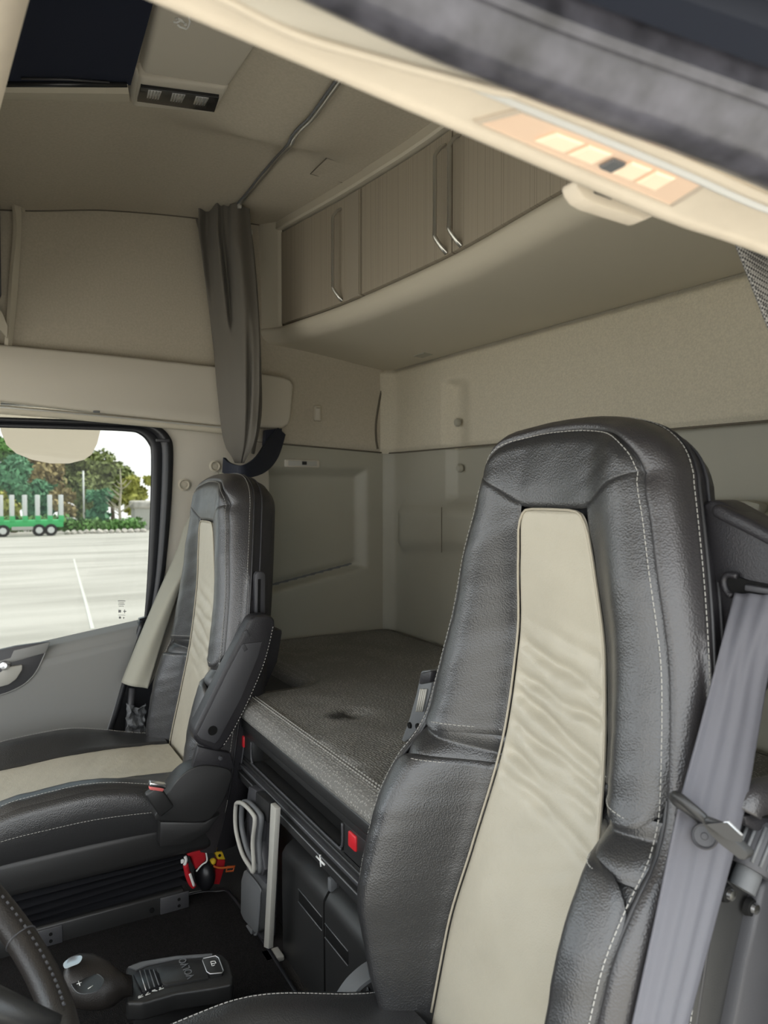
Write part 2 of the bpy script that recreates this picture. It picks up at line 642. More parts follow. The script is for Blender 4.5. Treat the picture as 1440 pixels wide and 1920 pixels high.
class Tab:
    """smooth table lookup (monotone-ish cubic)"""
    def __init__(self, pts):
        pts = sorted(pts)
        self.x = [p[0] for p in pts]
        self.y = [p[1] for p in pts]
        n = len(pts)
        self.m = []
        for i in range(n):
            if i == 0 or i == n - 1:
                j = 0 if i == 0 else n - 2
                self.m.append((self.y[j + 1] - self.y[j]) / (self.x[j + 1] - self.x[j]))
            else:
                a = (self.y[i] - self.y[i - 1]) / (self.x[i] - self.x[i - 1])
                b = (self.y[i + 1] - self.y[i]) / (self.x[i + 1] - self.x[i])
                self.m.append(0 if a * b <= 0 else 2 * a * b / (a + b))

    def __call__(self, v):
        x, y, m = self.x, self.y, self.m
        if v <= x[0]:
            return y[0]
        if v >= x[-1]:
            return y[-1]
        i = int(np.searchsorted(x, v)) - 1
        i = min(max(i, 0), len(x) - 2)
        h = x[i + 1] - x[i]
        t = (v - x[i]) / h
        return ((2 * t ** 3 - 3 * t * t + 1) * y[i] + (t ** 3 - 2 * t * t + t) * h * m[i] + (-2 * t ** 3 + 3 * t * t) * y[i + 1] + (t ** 3 - t * t) * h * m[i + 1])

# ================================================================== STRUCTURE
XR, YB = 1.03, -1.43
zc_side = Tab([(-1.45, 1.972), (-.95, 1.968), (-.684, 1.958), (-.4, 1.932), (-.153, 1.886), (.3, 1.83), (.8, 1.78)])


tTop = Tab([(-1.0, 1.862), (-.07, 1.852), (.34, 1.874), (.935, 1.930), (1.06, 1.942)])    # top line of the rear cabinet doors


def ceil_z(x, y):
    drop = lerp(.02, .085, sm((-.35 - y) / .3))
    z = zc_side(y) - drop * (1 - sm((abs(x) - .20) / .22))
    return lerp(z, tTop(x) + .036, sm((-.72 - y) / .2))


def cf(s, t):
    x, y = lerp(-1.10, 1.06, s), lerp(-1.46, .80, t)
    return (x, y, ceil_z(x, y))


ceiling = tag(grid('ceiling', 72, 60, cf, 'headliner'), kind='structure')
ceiling['label'] = 'beige felt headliner over the whole cab'


def on_ceil(u, v, dz=0.0):
    z = 1.95
    for _ in range(12):
        p = at(u, v, z=z + dz)
        z = ceil_z(p.x, p.y)
    return at(u, v, z=z + dz)


# access flap cut into the headliner
q = [on_ceil(*p, dz=-.002) for p in ((582, 326), (612, 297), (680, 318), (652, 345))]
grid('access_flap', 4, 4, lambda s, t: q[0].lerp(q[3], s).lerp(q[1].lerp(q[2], s), t), 'headliner', ceiling)
tube('flap_seam', [q[3], q[0], q[1]], .0012, 'seamline', ceiling, 6)
# seam between headliner and side felt
tube('edge_seam', [(XR - .004, y, ceil_z(XR, y) - .001) for y in np.linspace(-.9, .1, 40)], .0024, 'seamline', ceiling, 6)

floor = tag(box2('floor', (-1.05, -1.45, -.06), (1.05, .80, 0), 'floor'), kind='structure')


# ---- rear wall
def rear_lower(x, z):
    d = 0.0
    # shallow recess right of the vertical edge
    d -= .032 * sm((.640 - x) / .014) * sm((z - 1.004) / .012)
    # proud ledge box
    zl = .805 + .03 * sm((.95 - x) / .4)
    d += .026 * sm((.94 - x) / .012) * sm((.992 - z) / .010) * sm((z - zl) / .05)
    # rounded corner column at the right
    d += .035 * sm((x - .985) / .05)
    return d


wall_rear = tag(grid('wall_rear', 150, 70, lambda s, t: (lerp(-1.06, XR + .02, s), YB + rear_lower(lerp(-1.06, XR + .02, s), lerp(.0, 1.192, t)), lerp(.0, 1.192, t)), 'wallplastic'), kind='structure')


def rear_upper(x, z):
    e = min((.645 - x) / .016, (1.425 - z) / .03)
    d = -.032 * sm(e) * sm((x - .48) / .12)
    d -= .012 * sm((1.205 - z) / .014)
    d += .05 * sm((x - .96) / .09)
    d -= .02 * sm((z - 1.49) / .02)
    return d + .010


grid('felt_panel', 110, 50, lambda s, t: (lerp(-1.06, XR + .005, s), YB + rear_upper(lerp(-1.06, XR + .005, s), lerp(1.188, 1.53, t)), lerp(1.188, 1.53, t)), 'wallfabric', wall_rear)
tube('panel_seam', [(x, YB + .006 + .03 * sm((x - .97) / .08), 1.190) for x in np.linspace(-1.0, 1.01, 30)], .0026, 'seamline', wall_rear, 6)
tube('panel_seam', [at(828, v, y=YB + .027) for v in (951, 1000, 1036)], .0014, 'seamline', wall_rear, 6)
for (u, v, dy) in ((858, 792, .0), (862, 878, -.016)):
    p = at(u, v, y=YB + dy)
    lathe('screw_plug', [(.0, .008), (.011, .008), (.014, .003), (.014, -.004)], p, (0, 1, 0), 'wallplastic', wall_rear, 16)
# flush rear grab handle seen past the driver's seat
prism('grab_handle', [at(u, v, y=-1.405) for u, v in ((1250, 942), (1335, 938), (1400, 938), (1424, 944), (1424, 960), (1410, 970), (1330, 972), (1250, 972))], (0, -.03, 0), 'wallplastic', wall_rear, .006, 2)

# ---- right wall, sleeper part
pA, pB = at(530, 1108, x=XR), at(640, 1078, x=XR)


def side_rel(y, z):
    zb = lerp(pA.z, pB.z, (y - pA.y) / (pB.y - pA.y))
    e1 = (y + 1.335) / .05
    e2 = (z - zb) / .02
    e3 = (1.135 - z) / .04
    k = min(e1, e3)
    d = .030 * sm(min(k, e2))
    # pocket lip: a shallow tray along the sloped lower edge
    d += .018 * math.exp(-((z - zb - .022) / .014) ** 2) * sm((y + 1.31) / .03)
    return d


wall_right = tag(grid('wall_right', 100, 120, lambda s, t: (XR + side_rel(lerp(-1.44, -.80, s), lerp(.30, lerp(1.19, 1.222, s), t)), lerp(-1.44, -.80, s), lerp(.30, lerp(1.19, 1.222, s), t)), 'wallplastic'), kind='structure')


def side_felt(s, t):
    y = lerp(-1.43, -.78, s)
    z = lerp(lerp(1.19, 1.222, s), 1.60, t)
    d = .012 * sm((lerp(1.19, 1.222, s) + .012 - z) / .012) - .008
    d += .03 * sm((-1.405 - y) / .02)
    return (XR + d, y, z)


grid('felt_panel', 40, 30, side_felt, 'headliner', wall_right)
grid('felt_panel', 40, 24, lambda s, t: (XR + .012 * math.sin(PI * t) * -1, lerp(-1.0, .25, s), lerp(1.42, zc_side(lerp(-1.0, .25, s)) + .01, t)), 'headliner', wall_right)
tube('panel_seam', [(XR - .003, lerp(-1.43, -.80, t), lerp(1.19, 1.222, t)) for t in (0, .5, 1)], .0026, 'seamline', wall_right, 6)
tube('corner_seam', smoothpath([at(u, v, x=XR - .008) for u, v in ((716, 702), (717, 722), (711, 752), (705, 792), (705, 822), (708, 842))], 6), .0045, 'seamline', wall_right, 8)
# pillar panel behind the window
pp = [at(u, v, x=XR - .005) for u, v in ((316, 830), (300, 793), (420, 798), (500, 808), (505, 900), (505, 1330), (200, 1420), (275, 1200), (292, 1165), (309, 1080), (321, 960), (325, 850))]
prism('pillar_panel', pp, (.03, 0, 0), 'panelplastic', wall_right, .003)
for (u, v, r) in ((345, 909, .021), (403, 874, .020)):
    p = at(u, v, x=XR - .006)
    k = lathe('screw_plug', [(0, .004), (r * .35, .004), (r * .4, .001), (r * .6, .001), (r * .75, .007), (r, .004), (r, -.004)], p, (-1, 0, 0), 'beige', wall_right, 20)
# coat hook on the felt
hk = at(595, 775, x=XR - .012)
k1 = box('coat_hook', hk, (.016, .030, .058), 'beige', wall_right, .006)
box('hook_tongue', hk + Vector((-.012, .004, -.004)), (.010, .020, .046), 'panelplastic', k1, .004)
# recessed reading lamp
rl = at(566, 869, x=XR)
k1 = box('reading_lamp', rl + Vector((-.002, 0, 0)), (.012, .135, .028), 'panelplastic', wall_right, .004)
box('lamp_lens', rl + Vector((-.009, .0, 0)), (.004, .112, .018), 'lightgrey', k1, .001)
box('lamp_switch', rl + Vector((-.011, -.005, .001)), (.006, .018, .012), 'blackplastic', k1, .001)

# ---- shelf-like panel above the passenger window
hp = [at(u, v, x=.975) for u, v in ((0, 645), (200, 664), (400, 686), (530, 706), (544, 711), (551, 722), (546, 786), (541, 797), (528, 803), (415, 798), (200, 776), (0, 752))]
fw = Vector((.975, .35, 0))
pts = [Vector((.975, .35, hp[0].z + .02))] + hp + [Vector((.975, .35, hp[-1].z + .02))]
trim1 = tag(prism('trim_1', pts, (.05, 0, 0), 'panelplastic', None, .010, 3), kind='structure')
trim1['label'] = 'long pale panel over the passenger window'
rail = [at(u, v, x=.985) for u, v in ((0, 768), (100, 776), (250, 790), (418, 806), (480, 812))]
tube('lower_moulding', [Vector((.985, .3, rail[0].z))] + rail, .013, 'beige', trim1, 10)
tube('moulding_line', [r_ + Vector((-.012, 0, .006)) for r_ in rail], .003, 'lightgrey', trim1, 6)
box('moulding_clip', at(181, 772, x=.966), (.004, .02, .006), 'greyplastic', trim1, .001)

# ---- overhead console over the windscreen: end frame at the passenger side and the near lip
console = tag(prism('trim_2', [(1.02, .75, 1.45), (1.02, -.02, 1.45), (1.02, -.04, 1.50), (1.02, -.095, 1.62), (1.02, -.095, 1.93), (1.02, .75, 1.93)], (-.03, 0, 0), 'doordark'), kind='structure')
console['label'] = 'front overhead console end with dark infill and beige frame'
fr = [at(u, v, x=.985) for u, v in ((-6, 215), (14, 330), (28, 418), (20, 520), (12, 640), (-4, 760))]
fr2 = [at(u, v, x=1.0) for u, v in ((6, 190), (28, 320), (37, 398), (32, 520), (20, 642), (4, 740))]
ribbon('console_frame', smoothpath(fr, 5), smoothpath(fr2, 5), .012, 'beige', console)
fr3 = [at(u, v, x=1.02) for u, v in ((18, 188), (38, 320), (43, 398))]
ribbon('console_frame', fr2[:3], fr3, .014, 'beige', console)
ln = [at(u, v, x=.98) for u, v in ((-10, 570), (3, 585), (14, 612))]
ln2 = [at(u, v, x=.98) for u, v in ((-10, 610), (3, 622), (13, 634))]
ribbon('console_shelf', ln, ln2, .01, 'beige', console)
lip = [Vector((-1.06, -.071, 1.45)), Vector((-.773, -.050, 1.45)), Vector((-.566, -.036, 1.45)), Vector((-.2, -.012, 1.45)), Vector((.4, .02, 1.45)), Vector((1.0, .05, 1.45))]
lipp = smoothpath(lip, 5)
prof = [(.0, .09), (-.004, .03), (.0, .0), (.02, -.012), (.06, -.012), (.30, .02), (.60, .02), (.60, .45), (.30, .45)]
rings('console_lip', [[p + Vector((0, a, b)) for a, b in prof] for p in lipp], 'beige_hd', console, True, True)

# ---- bulkhead below the windscreen, and the left side of the cab around the open driver's door
wall_front = tag(box2('wall_front', (-1.05, .80, -.3), (1.05, .95, .50), 'doordark'), kind='structure')
box2('screen_header', (-1.05, .78, 1.50), (1.05, .9, 1.95), 'headliner', wall_front)
for s in (-1, 1):
    prism('screen_pillar', [(s * 1.05, .60, .0), (s * 1.05, .80, .0), (s * 1.0, .86, 1.6), (s * 1.0, .70, 1.6)], (-s * .05, 0, 0), 'beige', wall_front)
wall_left = tag(box2('wall_left', (-1.10, -1.46, 0), (-1.06, -.80, 1.99), 'wallplastic'), kind='structure')
box2('upper_panel', (-1.10, -.80, 1.36), (-1.06, .85, 1.99), 'headliner', wall_left)

box2('sun_block_skin', (-1.12, -1.52, -.4), (1.10, -1.49, 2.10), 'greyplastic', wall_rear)  # unseen skins added to keep the sun from leaking into the cab
box2('roof_skin', (-1.12, -1.52, 2.06), (1.10, .95, 2.10), 'greyplastic', ceiling)  # unseen roof sheet added to stop sun leaks
box2('sun_block_skin', (1.075, -1.50, -.4), (1.10, -.64, 2.08), 'greyplastic', wall_right)
box2('sun_block_skin', (1.075, -.66, 1.33), (1.10, .95, 2.08), 'greyplastic', wall_right)
# ---- door-opening header on the driver's side (close to the camera)
def hz(y):
    return 1.264 + .107 * max(y + .475, -.03) - .02 * sm((-.50 - y) / .35)


hy = list(np.linspace(.35, -.95, 40))


def hk(y):
    return 1 - .27 * sm((y + .49) / .32)


def hdr(name, prof, m, parent=None):
    return rings(name, [[Vector((-1.05 + (x + 1.05) * hk(y), y, hz(y) + z)) for x, z in prof] for y in hy], m, parent, True, True, False)


trim3 = tag(hdr('trim_3', [(-1.035, .11), (-1.035, .012), (-1.0405, .003), (-1.049, .0), (-1.0535, .0022), (-1.056, .0045), (-1.098, .0045), (-1.100, .012), (-1.100, .11)], 'beige_hd'), kind='structure')
trim3['label'] = 'cream door-opening header with the lit entry lamp'
autosmooth(trim3, 60)
hdr('door_seal', [(-1.0985, .004), (-1.100, .0), (-1.1035, -.0015), (-1.106, .001), (-1.107, .006), (-1.107, .05), (-1.0985, .05)], 'galv', trim3)
hdr('inner_ledge', [(-1.1065, .004), (-1.109, -.0005), (-1.113, -.001), (-1.1165, .002), (-1.1175, .007), (-1.1175, .05), (-1.1065, .05)], 'beige_hd', trim3)
hdr('ledge_groove', [(-1.117, .006), (-1.123, .006), (-1.123, .05), (-1.117, .05)], 'panelplastic', trim3)
hdr('outer_ledge', [(-1.1225, .004), (-1.124, -.001), (-1.1285, -.0015), (-1.131, .002), (-1.131, .06), (-1.1225, .06)], 'beige_hd', trim3)
trim4 = tag(hdr('trim_4', [(-1.131, .002), (-1.136, -.008), (-1.148, -.019), (-1.166, -.026), (-1.186, -.022), (-1.198, -.010), (-1.204, .002), (-1.204, .08), (-1.131, .08)], 'paintdark'), kind='structure')
trim4['label'] = 'dusty dark painted steel edge of the door opening'
autosmooth(trim4, 60)
hdr('edge_lip', [(-1.199, -.006), (-1.203, -.010), (-1.207, -.006), (-1.207, .02), (-1.199, .02)], 'paintdark', trim4)
hdr('outer_gutter', [(-1.206, .012), (-1.214, .002), (-1.24, .002), (-1.248, .012), (-1.248, .08), (-1.206, .08)], 'strap', trim4)
hdr('roof_skin', [(-1.248, .010), (-1.27, -.004), (-1.36, .02), (-1.36, .10), (-1.248, .10)], 'paintdark', trim4)
# long finger recess in the header


def hl(u, v, dz):
    z = 1.27
    for _ in range(14):
        q_ = at(u, v, z=z)
        z = hz(q_.y) + dz
    return at(u, v, z=z)


rpx = [(380, -30), (440, 8), (560, 66), (700, 108), (840, 146), (940, 172), (985, 172), (1000, 158), (960, 142), (860, 108), (740, 58), (620, 10), (520, -40)]
lp = smoothpath([hl(u, v, -.011) for u, v in rpx], 5, True)
lc = sum(lp, Vector()) / len(lp)
rings('finger_recess', [[p.lerp(lc, -.03) + Vector((0, 0, .012)) for p in lp], lp, [p.lerp(lc, .08) + Vector((0, 0, .001)) for p in lp], [p.lerp(lc, .14) + Vector((0, 0, .008)) for p in lp]], 'panelplastic', trim3, True, True)
tube('recess_rim', lp, .0026, 'beige_hd', trim3, 8, True)

# entry lamp in the header, switched on
el = root('entry_lamp', at(1110, 300, x=-1.085), 'warm lit entry lamp with clear lens in the cream header', 'lamp')


fr_ = [hl(u, v, .001) for u, v in ((888, 233), (972, 211), (1338, 345), (1262, 392))]
ctr = sum(fr_, Vector()) / 4


def inset(pts, k, dz):
    return [ctr + (p - ctr) * k + Vector((0, 0, dz)) for p in pts]


rings('bezel', [inset(fr_, 1.0, .006), inset(fr_, 1.0, .0015), inset(fr_, .965, .0005), inset(fr_, .93, .003)], 'lampframe', el, True, False, False)
ins = inset(fr_, .95, .0018)
lens = mesh('lens', ins + [p + Vector((0, 0, .006)) for p in ins], [[0, 1, 2, 3], [7, 6, 5, 4], [0, 4, 5, 1], [1, 5, 6, 2], [2, 6, 7, 3], [3, 7, 4, 0]], 'lampwarm', el)


def onl(s, t, dz):
    a = fr_[0].lerp(fr_[3], t)
    b = fr_[1].lerp(fr_[2], t)
    return a.lerp(b, s) + Vector((0, 0, dz))


for (t0, t1) in ((.22, .36), (.38, .50), (.60, .71), (.73, .84)):
    cs = [onl(s, t, .0008) for s, t in ((.25, t0), (.78, t0), (.78, t1), (.25, t1))]
    cc = sum(cs, Vector()) / 4
    rings('bulb_prism', [cs, [cc + (p - cc) * .8 + Vector((0, 0, -.0012)) for p in cs]], 'lampcore', lens, True, True, False)
cs = [onl(s, t, .0008) for s, t in ((.30, .525), (.68, .525), (.68, .59), (.30, .59))]
cc = sum(cs, Vector()) / 4
rings('rocker_switch', [cs, [cc + (p - cc) * .9 + Vector((0, 0, -.0022)) for p in cs]], 'greyplastic', el, True, True, False)
# lamp light comes from the emissive lens alone

# small catch under the header lip
ct = root('header_catch', at(1155, 380, x=-1.03), 'small cream plastic catch under the header edge beside the lit lamp', 'catch')
cp = [at(u, v, x=-1.015) for u, v in ((1080, 335), (1083, 352), (1096, 372), (1115, 383), (1208, 413), (1232, 402), (1240, 385), (1160, 352))]
prism('catch_body', cp, (.018, 0, 0), 'beige_hd', ct, .003)
for a in ((1116, 357, 1148, 369), (1204, 390, 1238, 403)):
    p0_, p1_ = at(a[0], a[1], x=-1.0165), at(a[2], a[3], x=-1.0165)
    tube('slot', [p0_, p1_], .0022, 'void', ct, 6)

# ---- passenger door and its window
door = tag(bpy.data.objects.new('door_1', None), kind='structure')
door.location = (1.0, 0, 0)
C.objects.link(door)
door['label'] = 'grey passenger door under the window'
bl = [(-.493, .622), (-.30, .594), (-.078, .561), (.25, .515), (.62, .46)]
re = [at(u, v, x=1.0) for u, v in ((262, 1180), (232, 1265), (205, 1350), (150, 1520))]


def belt(y):
    return float(np.interp(y, [b[0] for b in bl], [b[1] for b in bl]))


def rear_y(z):
    zs = [p.z for p in reversed(re)]
    ys = [p.y for p in reversed(re)]
    return float(np.interp(z, zs, ys))


def dp(s, t):
    # s along the door (rear..front), t from window sill over the ledge and down
    if t < .12:
        k = t / .12
        dz, x = lerp(.0, -.012, k), lerp(1.055, 1.012, k)
    elif t < .3:
        k = (t - .12) / .18
        dz, x = lerp(-.012, -.050, sm(k)), lerp(1.012, .992, k)
    else:
        k = (t - .3) / .7
        dz, x = lerp(-.050, -.80, k), lerp(.992, .985, k)
    y0 = -.49
    y = lerp(y0, .62, s)
    z = belt(y) + dz
    ry = rear_y(z) if dz < -.02 else -.493
    y = lerp(ry, .62, s)
    return (x, y, belt(lerp(y0, .62, s)) + dz)


grid('door_panel', 40, 40, dp, 'trimgrey', door)
# darker handle bay and pull
bay = [at(u, v, x=.990) for u, v in ((-40, 1228), (30, 1212), (93, 1203), (80, 1235), (66, 1262), (45, 1283), (10, 1300), (-40, 1312))]
prism('handle_bay', bay, (.02, 0, 0), 'doordark', door, .002)
tube('bay_edge', smoothpath([p + Vector((-.001, 0, 0)) for p in bay[2:]], 4), .0022, 'trimgrey', door, 6)
prism('bay_shelf', [at(u, v, x=.986) for u, v in ((-40, 1250), (20, 1234), (26, 1220), (93, 1204), (86, 1224), (30, 1240), (-40, 1258))], (.02, 0, 0), 'trimgrey', door, .002)
pull = [at(u, v, x=.975) for u, v in ((-30, 1270), (0, 1262), (16, 1251), (42, 1247), (42, 1256), (30, 1274), (16, 1284), (-30, 1296))]
prism('door_pull', pull, (.014, 0, 0), 'lightgrey', door, .003)
lathe('lock_knob', [(.0, .012), (.010, .010), (.014, .0), (.014, -.02)], at(8, 1248, x=.972), (-1, .3, .2), 'chrome', door, 14)
# rubber seal behind the door edge; black panel stands in for the dark gap
tube('door_seal', smoothpath([at(u, v, x=1.005) for u, v in ((268, 1165), (238, 1262), (212, 1350), (160, 1500))], 5), .011, 'rubber', door, 10)
prism('sill_panel', [at(u, v, x=1.02) for u, v in ((262, 1160), (300, 1150), (300, 1420), (180, 1420), (225, 1300))], (.02, 0, 0), 'rubber', door)
tube('sill_rail', [at(u, v, x=1.0) for u, v in ((248, 1290), (240, 1380))], .011, 'doordark', door, 8)

win = tag(bpy.data.objects.new('window_1', None), kind='structure')
win.location = (1.05, -.2, .9)
C.objects.link(win)
win['label'] = 'passenger side window with thick black rubber frame'
wi = [(-40, 801), (0, 802), (120, 805), (235, 809), (262, 815), (278, 832), (283, 856), (281, 960), (276, 1080), (270, 1160), (266, 1168)]
wo_ = [(-40, 781), (0, 782), (120, 786), (255, 791), (296, 799), (318, 818), (325, 850), (320, 960), (308, 1080), (290, 1160), (285, 1178)]
wm = [(a + (c - a) * .5, b + (d - b) * .5) for (a, b), (c, d) in zip(wi, wo_)]
fwd = Vector((0, .62, 0))


def wl(px, x):
    P = [at(u, v, x=x) for u, v in px]
    P.insert(0, Vector((x, .55, P[0].z + .01)))
    return smoothpath(P, 4)


rings('frame_outer', [wl(wo_, 1.03), wl(wo_, 1.012), wl(wm, 1.016), wl(wm, 1.035)], 'rubber', win, False, False)
rings('frame_inner', [wl(wm, 1.035), wl([(a + (c - a) * .3, b + (d - b) * .3) for (a, b), (c, d) in zip(wi, wm)], 1.028), wl(wi, 1.034), wl(wi, 1.06)], 'rubber', win, False, False)
box('corner_joint', at(305, 826, x=1.008), (.006, .045, .010), 'doordark', win, .002)
gp = [Vector((1.056, .62, .40)), Vector((1.056, .62, 1.34)), Vector((1.056, -.58, 1.30)), Vector((1.056, -.58, .56))]
pane = mesh('pane', gp + [p + Vector((.004, 0, 0)) for p in gp], [[0, 1, 2, 3], [7, 6, 5, 4], [0, 4, 5, 1], [1, 5, 6, 2], [2, 6, 7, 3], [3, 7, 4, 0]], 'glass', win)
# etched approval marks on the glass
for (u0, v0, u1, v1) in ((221, 1126, 235, 1127.5), (222, 1130, 233, 1131), (222, 1133, 234, 1134), (223, 1136, 232, 1137), (222, 1143.5, 227, 1148.5), (231, 1145.5, 237, 1147), (233, 1143, 234.5, 1150), (222, 1153, 235, 1153.8), (223, 1156, 227, 1160), (231, 1157, 233, 1160)):
    P = [at(u, v, x=1.0545) for u, v in ((u0, v0), (u1, v0), (u1, v1), (u0, v1))]
    mesh('glass_mark', P + [p + Vector((.0005, 0, 0)) for p in P], [[0, 1, 2, 3], [7, 6, 5, 4]], 'greyprint', pane)

# ---- roof hatch with navy blind
hatch = tag(bpy.data.objects.new('window_2', None), kind='structure')
hatch.location = (.2, -.2, 1.88)
C.objects.link(hatch)
hatch['label'] = 'roof hatch closed by a navy blind'
hb = [on_ceil(u, v, -.030) for u, v in ((-30, 162), (245, 160), (300, -40), (20, -60))]
hb[2] = hb[1] + (hb[2] - hb[1]) * 1.8
hb[3] = hb[0] + (hb[3] - hb[0]) * 1.8
mesh('blind', hb + [p + Vector((0, 0, .02)) for p in hb], [[0, 1, 2, 3], [7, 6, 5, 4], [0, 4, 5, 1], [1, 5, 6, 2], [2, 6, 7, 3], [3, 7, 4, 0]], 'navy', hatch)
e0, e1 = on_ceil(-20, 157, -.032), on_ceil(238, 158, -.032)
tube('blind_bar', [e0, e1], .006, 'rubber', hatch, 8)
tube('blind_pull', [on_ceil(40, 147, -.034), on_ceil(130, 149, -.036), on_ceil(205, 154, -.034)], .0022, 'doordark', hatch, 6)
f0 = [on_ceil(u, v, -.034) for u, v in ((-40, 160), (240, 162))]
f1 = [on_ceil(u, v, -.036) for u, v in ((-40, 173), (242, 176))]
f2 = [on_ceil(u, v, -.001) for u, v in ((-40, 188), (243, 191))]
rings('hatch_frame', [[f0[0] + Vector((0, 0, .02)), f0[1] + Vector((0, 0, .02))], f0, f1, f2], 'beige', hatch, False, False, False)

# ================================================================== OUTSIDE
def gz(x):
    return -1.40 - .0228 * (x - 2.0) if x > 2 else -1.40


yard = tag(mesh('yard_ground', [(-60, -120, -1.4), (2, -120, -1.4), (2, 80, -1.4), (-60, 80, -1.4), (160, -120, gz(160)), (160, 80, gz(160))], [[0, 1, 2, 3], [1, 4, 5, 2]], 'ground'), kind='structure')
yard['label'] = 'pale concrete lorry yard outside'


def gp_(u, x):
    d = FW + RT * ((u - 720) / FPX)
    k = (x - EYE.x) / d.x
    p = EYE + d * k
    return Vector((x, p.y, gz(x)))


a0, a1 = at(128, 1040, z=-2.0), at(172, 1172, z=-1.5)


def onground(u, v):
    z = -1.5
    for _ in range(20):
        p = at(u, v, z=z)
        z = gz(p.x)
    return at(u, v, z=z)


L_ = [onground(u, v) + Vector((0, 0, .006)) for u, v in ((137, 1048), (146, 1085), (158, 1130), (170, 1180))]
lw = Vector((0, -.07, 0))
tag(ribbon('painted_line', L_, [p + lw for p in L_],   .004, 'fadedpaint'), 'faded white line painted on the yard concrete', 'line')

# green log trailer
tx = 68.0
tr = root('log_trailer', gp_(60, tx), 'green log trailer with pale upright stakes parked across the yard', 'trailer')


def tp(u, v, x=tx):
    return at(u, v, x=x)


y0_, y1_ = gp_(116, tx).y, gp_(-60, tx).y
zb_ = gz(tx)
box2('chassis', (tx - 1.0, y0_, zb_ + .75), (tx + 1.0, y1_, zb_ + 1.35), 'green', tr, .05)
box2('toolbox', (tx - 1.1, gp_(60, tx).y, zb_ + .55), (tx - .9, gp_(20, tx).y, zb_ + .85), 'lightgrey', tr, .03)
for u in (2, 23, 47, 71, 94, 115):
    y00 = gp_(u, tx).y
    for dx in (-.9, .9):
        y = y00 * (tx + dx + 1.45) / (tx + 1.45) + (.0 if dx < 0 else .06)
        box2('stake', (tx + dx - .09, y - .16, zb_ + 1.2), (tx + dx + .09, y + .16, zb_ + 3.5), 'galv', tr, .03)
        if dx < 0:
            box2('stake_foot', (tx + dx - .12, y - .2, zb_ + 1.2), (tx + dx + .12, y + .2, zb_ + 1.75), 'green', tr, .02)
for u in (4, 71, 93):
    y = gp_(u, tx).y
    wh = lathe('wheel', [(0, .0), (.5, .0), (.52, .1), (.52, .35), (.4, .4)], (tx - 1.1, y, zb_ + .52), (1, 0, 0), 'tyre', tr, 18)
    lathe('hub', [(0, -.03), (.26, -.03), (.30, .05), (.30, .1)], (tx - 1.1, y, zb_ + .52), (1, 0, 0), 'galv', wh, 14)

# boulders along the yard edge
ORD = ('first', 'second', 'third', 'fourth', 'fifth', 'sixth', 'seventh', 'eighth', 'ninth', 'tenth', 'eleventh', 'twelfth', 'thirteenth')
for i, u in enumerate((126, 138, 150, 162, 174, 186, 198, 209, 221, 233, 245, 257, 269)):
    r = random.uniform(.27, .33)
    b = gp_(u, 69.5 + random.uniform(-.3, .3))
    sx, sy = random.uniform(.8, 1.2), random.uniform(.85, 1.0)

    def rk(s, t, r=r, b=b, i=i, sx=sx, sy=sy):
        th, ph = 2 * PI * s, PI * t
        d = Vector((math.sin(ph) * math.cos(th), math.sin(ph) * math.sin(th), math.cos(ph)))
        k = r * (1 + .35 * noise.noise(d * 1.6 + Vector((i * 7.3, 0, 0))))
        return b + Vector((d.x * k * sx, d.y * k * sy, d.z * k * .8 + r * .45))
    o = grid('boulder', 10, 7, rk, 'rock', None, True, False)
    tag(o, ORD[i] + ' pale boulder from the log trailer in the row along the yard edge', 'boulder', 'boulders along the yard edge')


def leaves(name, blobs, n, size, m, parent):
    vs, fs = [], []
    tot = sum(b[1] ** 2 for b in blobs)
    for (c, r, sq) in blobs:
        k = int(n * r * r / tot)
        for _ in range(k):
            d = Vector((random.gauss(0, 1), random.gauss(0, 1), random.gauss(0, 1))).normalized()
            rad = r * (random.uniform(.55, 1.05))
            p = Vector(c) + Vector((d.x * rad, d.y * rad, d.z * rad * sq))
            a = Vector((random.gauss(0, 1), random.gauss(0, 1), random.gauss(0, 1))).normalized()
            b = a.cross(d + Vector((0, 0, .3))).normalized()
            s = size * random.uniform(.6, 1.3)
            i = len(vs)
            vs += [p - a * s, p + b * s * .6, p + a * s, p - b * s * .6]
            fs.append([i, i + 1, i + 2, i + 3])
    return mesh(name, vs, fs, m, parent)


def tree(u, x, h, wd, m, label, cat='tree', pale=False, dens=1500, name='tree'):
    b = gp_(u, x)
    r = root(name, b, label, cat, 'trees behind the yard')
    tube('trunk', [b, b + Vector((.1, .1, h * .4)), b + Vector((.0, .2, h * .8))], [.28, .2, .08], 'palebark' if pale else 'bark', r, 8)
    bl_ = []
    for k in range(9):
        an = random.uniform(0, 2 * PI)
        rr = wd * random.uniform(.1, .62)
        z = h * random.uniform(.32, .86)
        bl_.append((b + Vector((math.cos(an) * rr * .7, math.sin(an) * rr, z)), wd * random.uniform(.34, .5) * (1.15 - .5 * z / h), .8))
    leaves('foliage', bl_, int(dens * 1.5), .40, m, r)
    return r


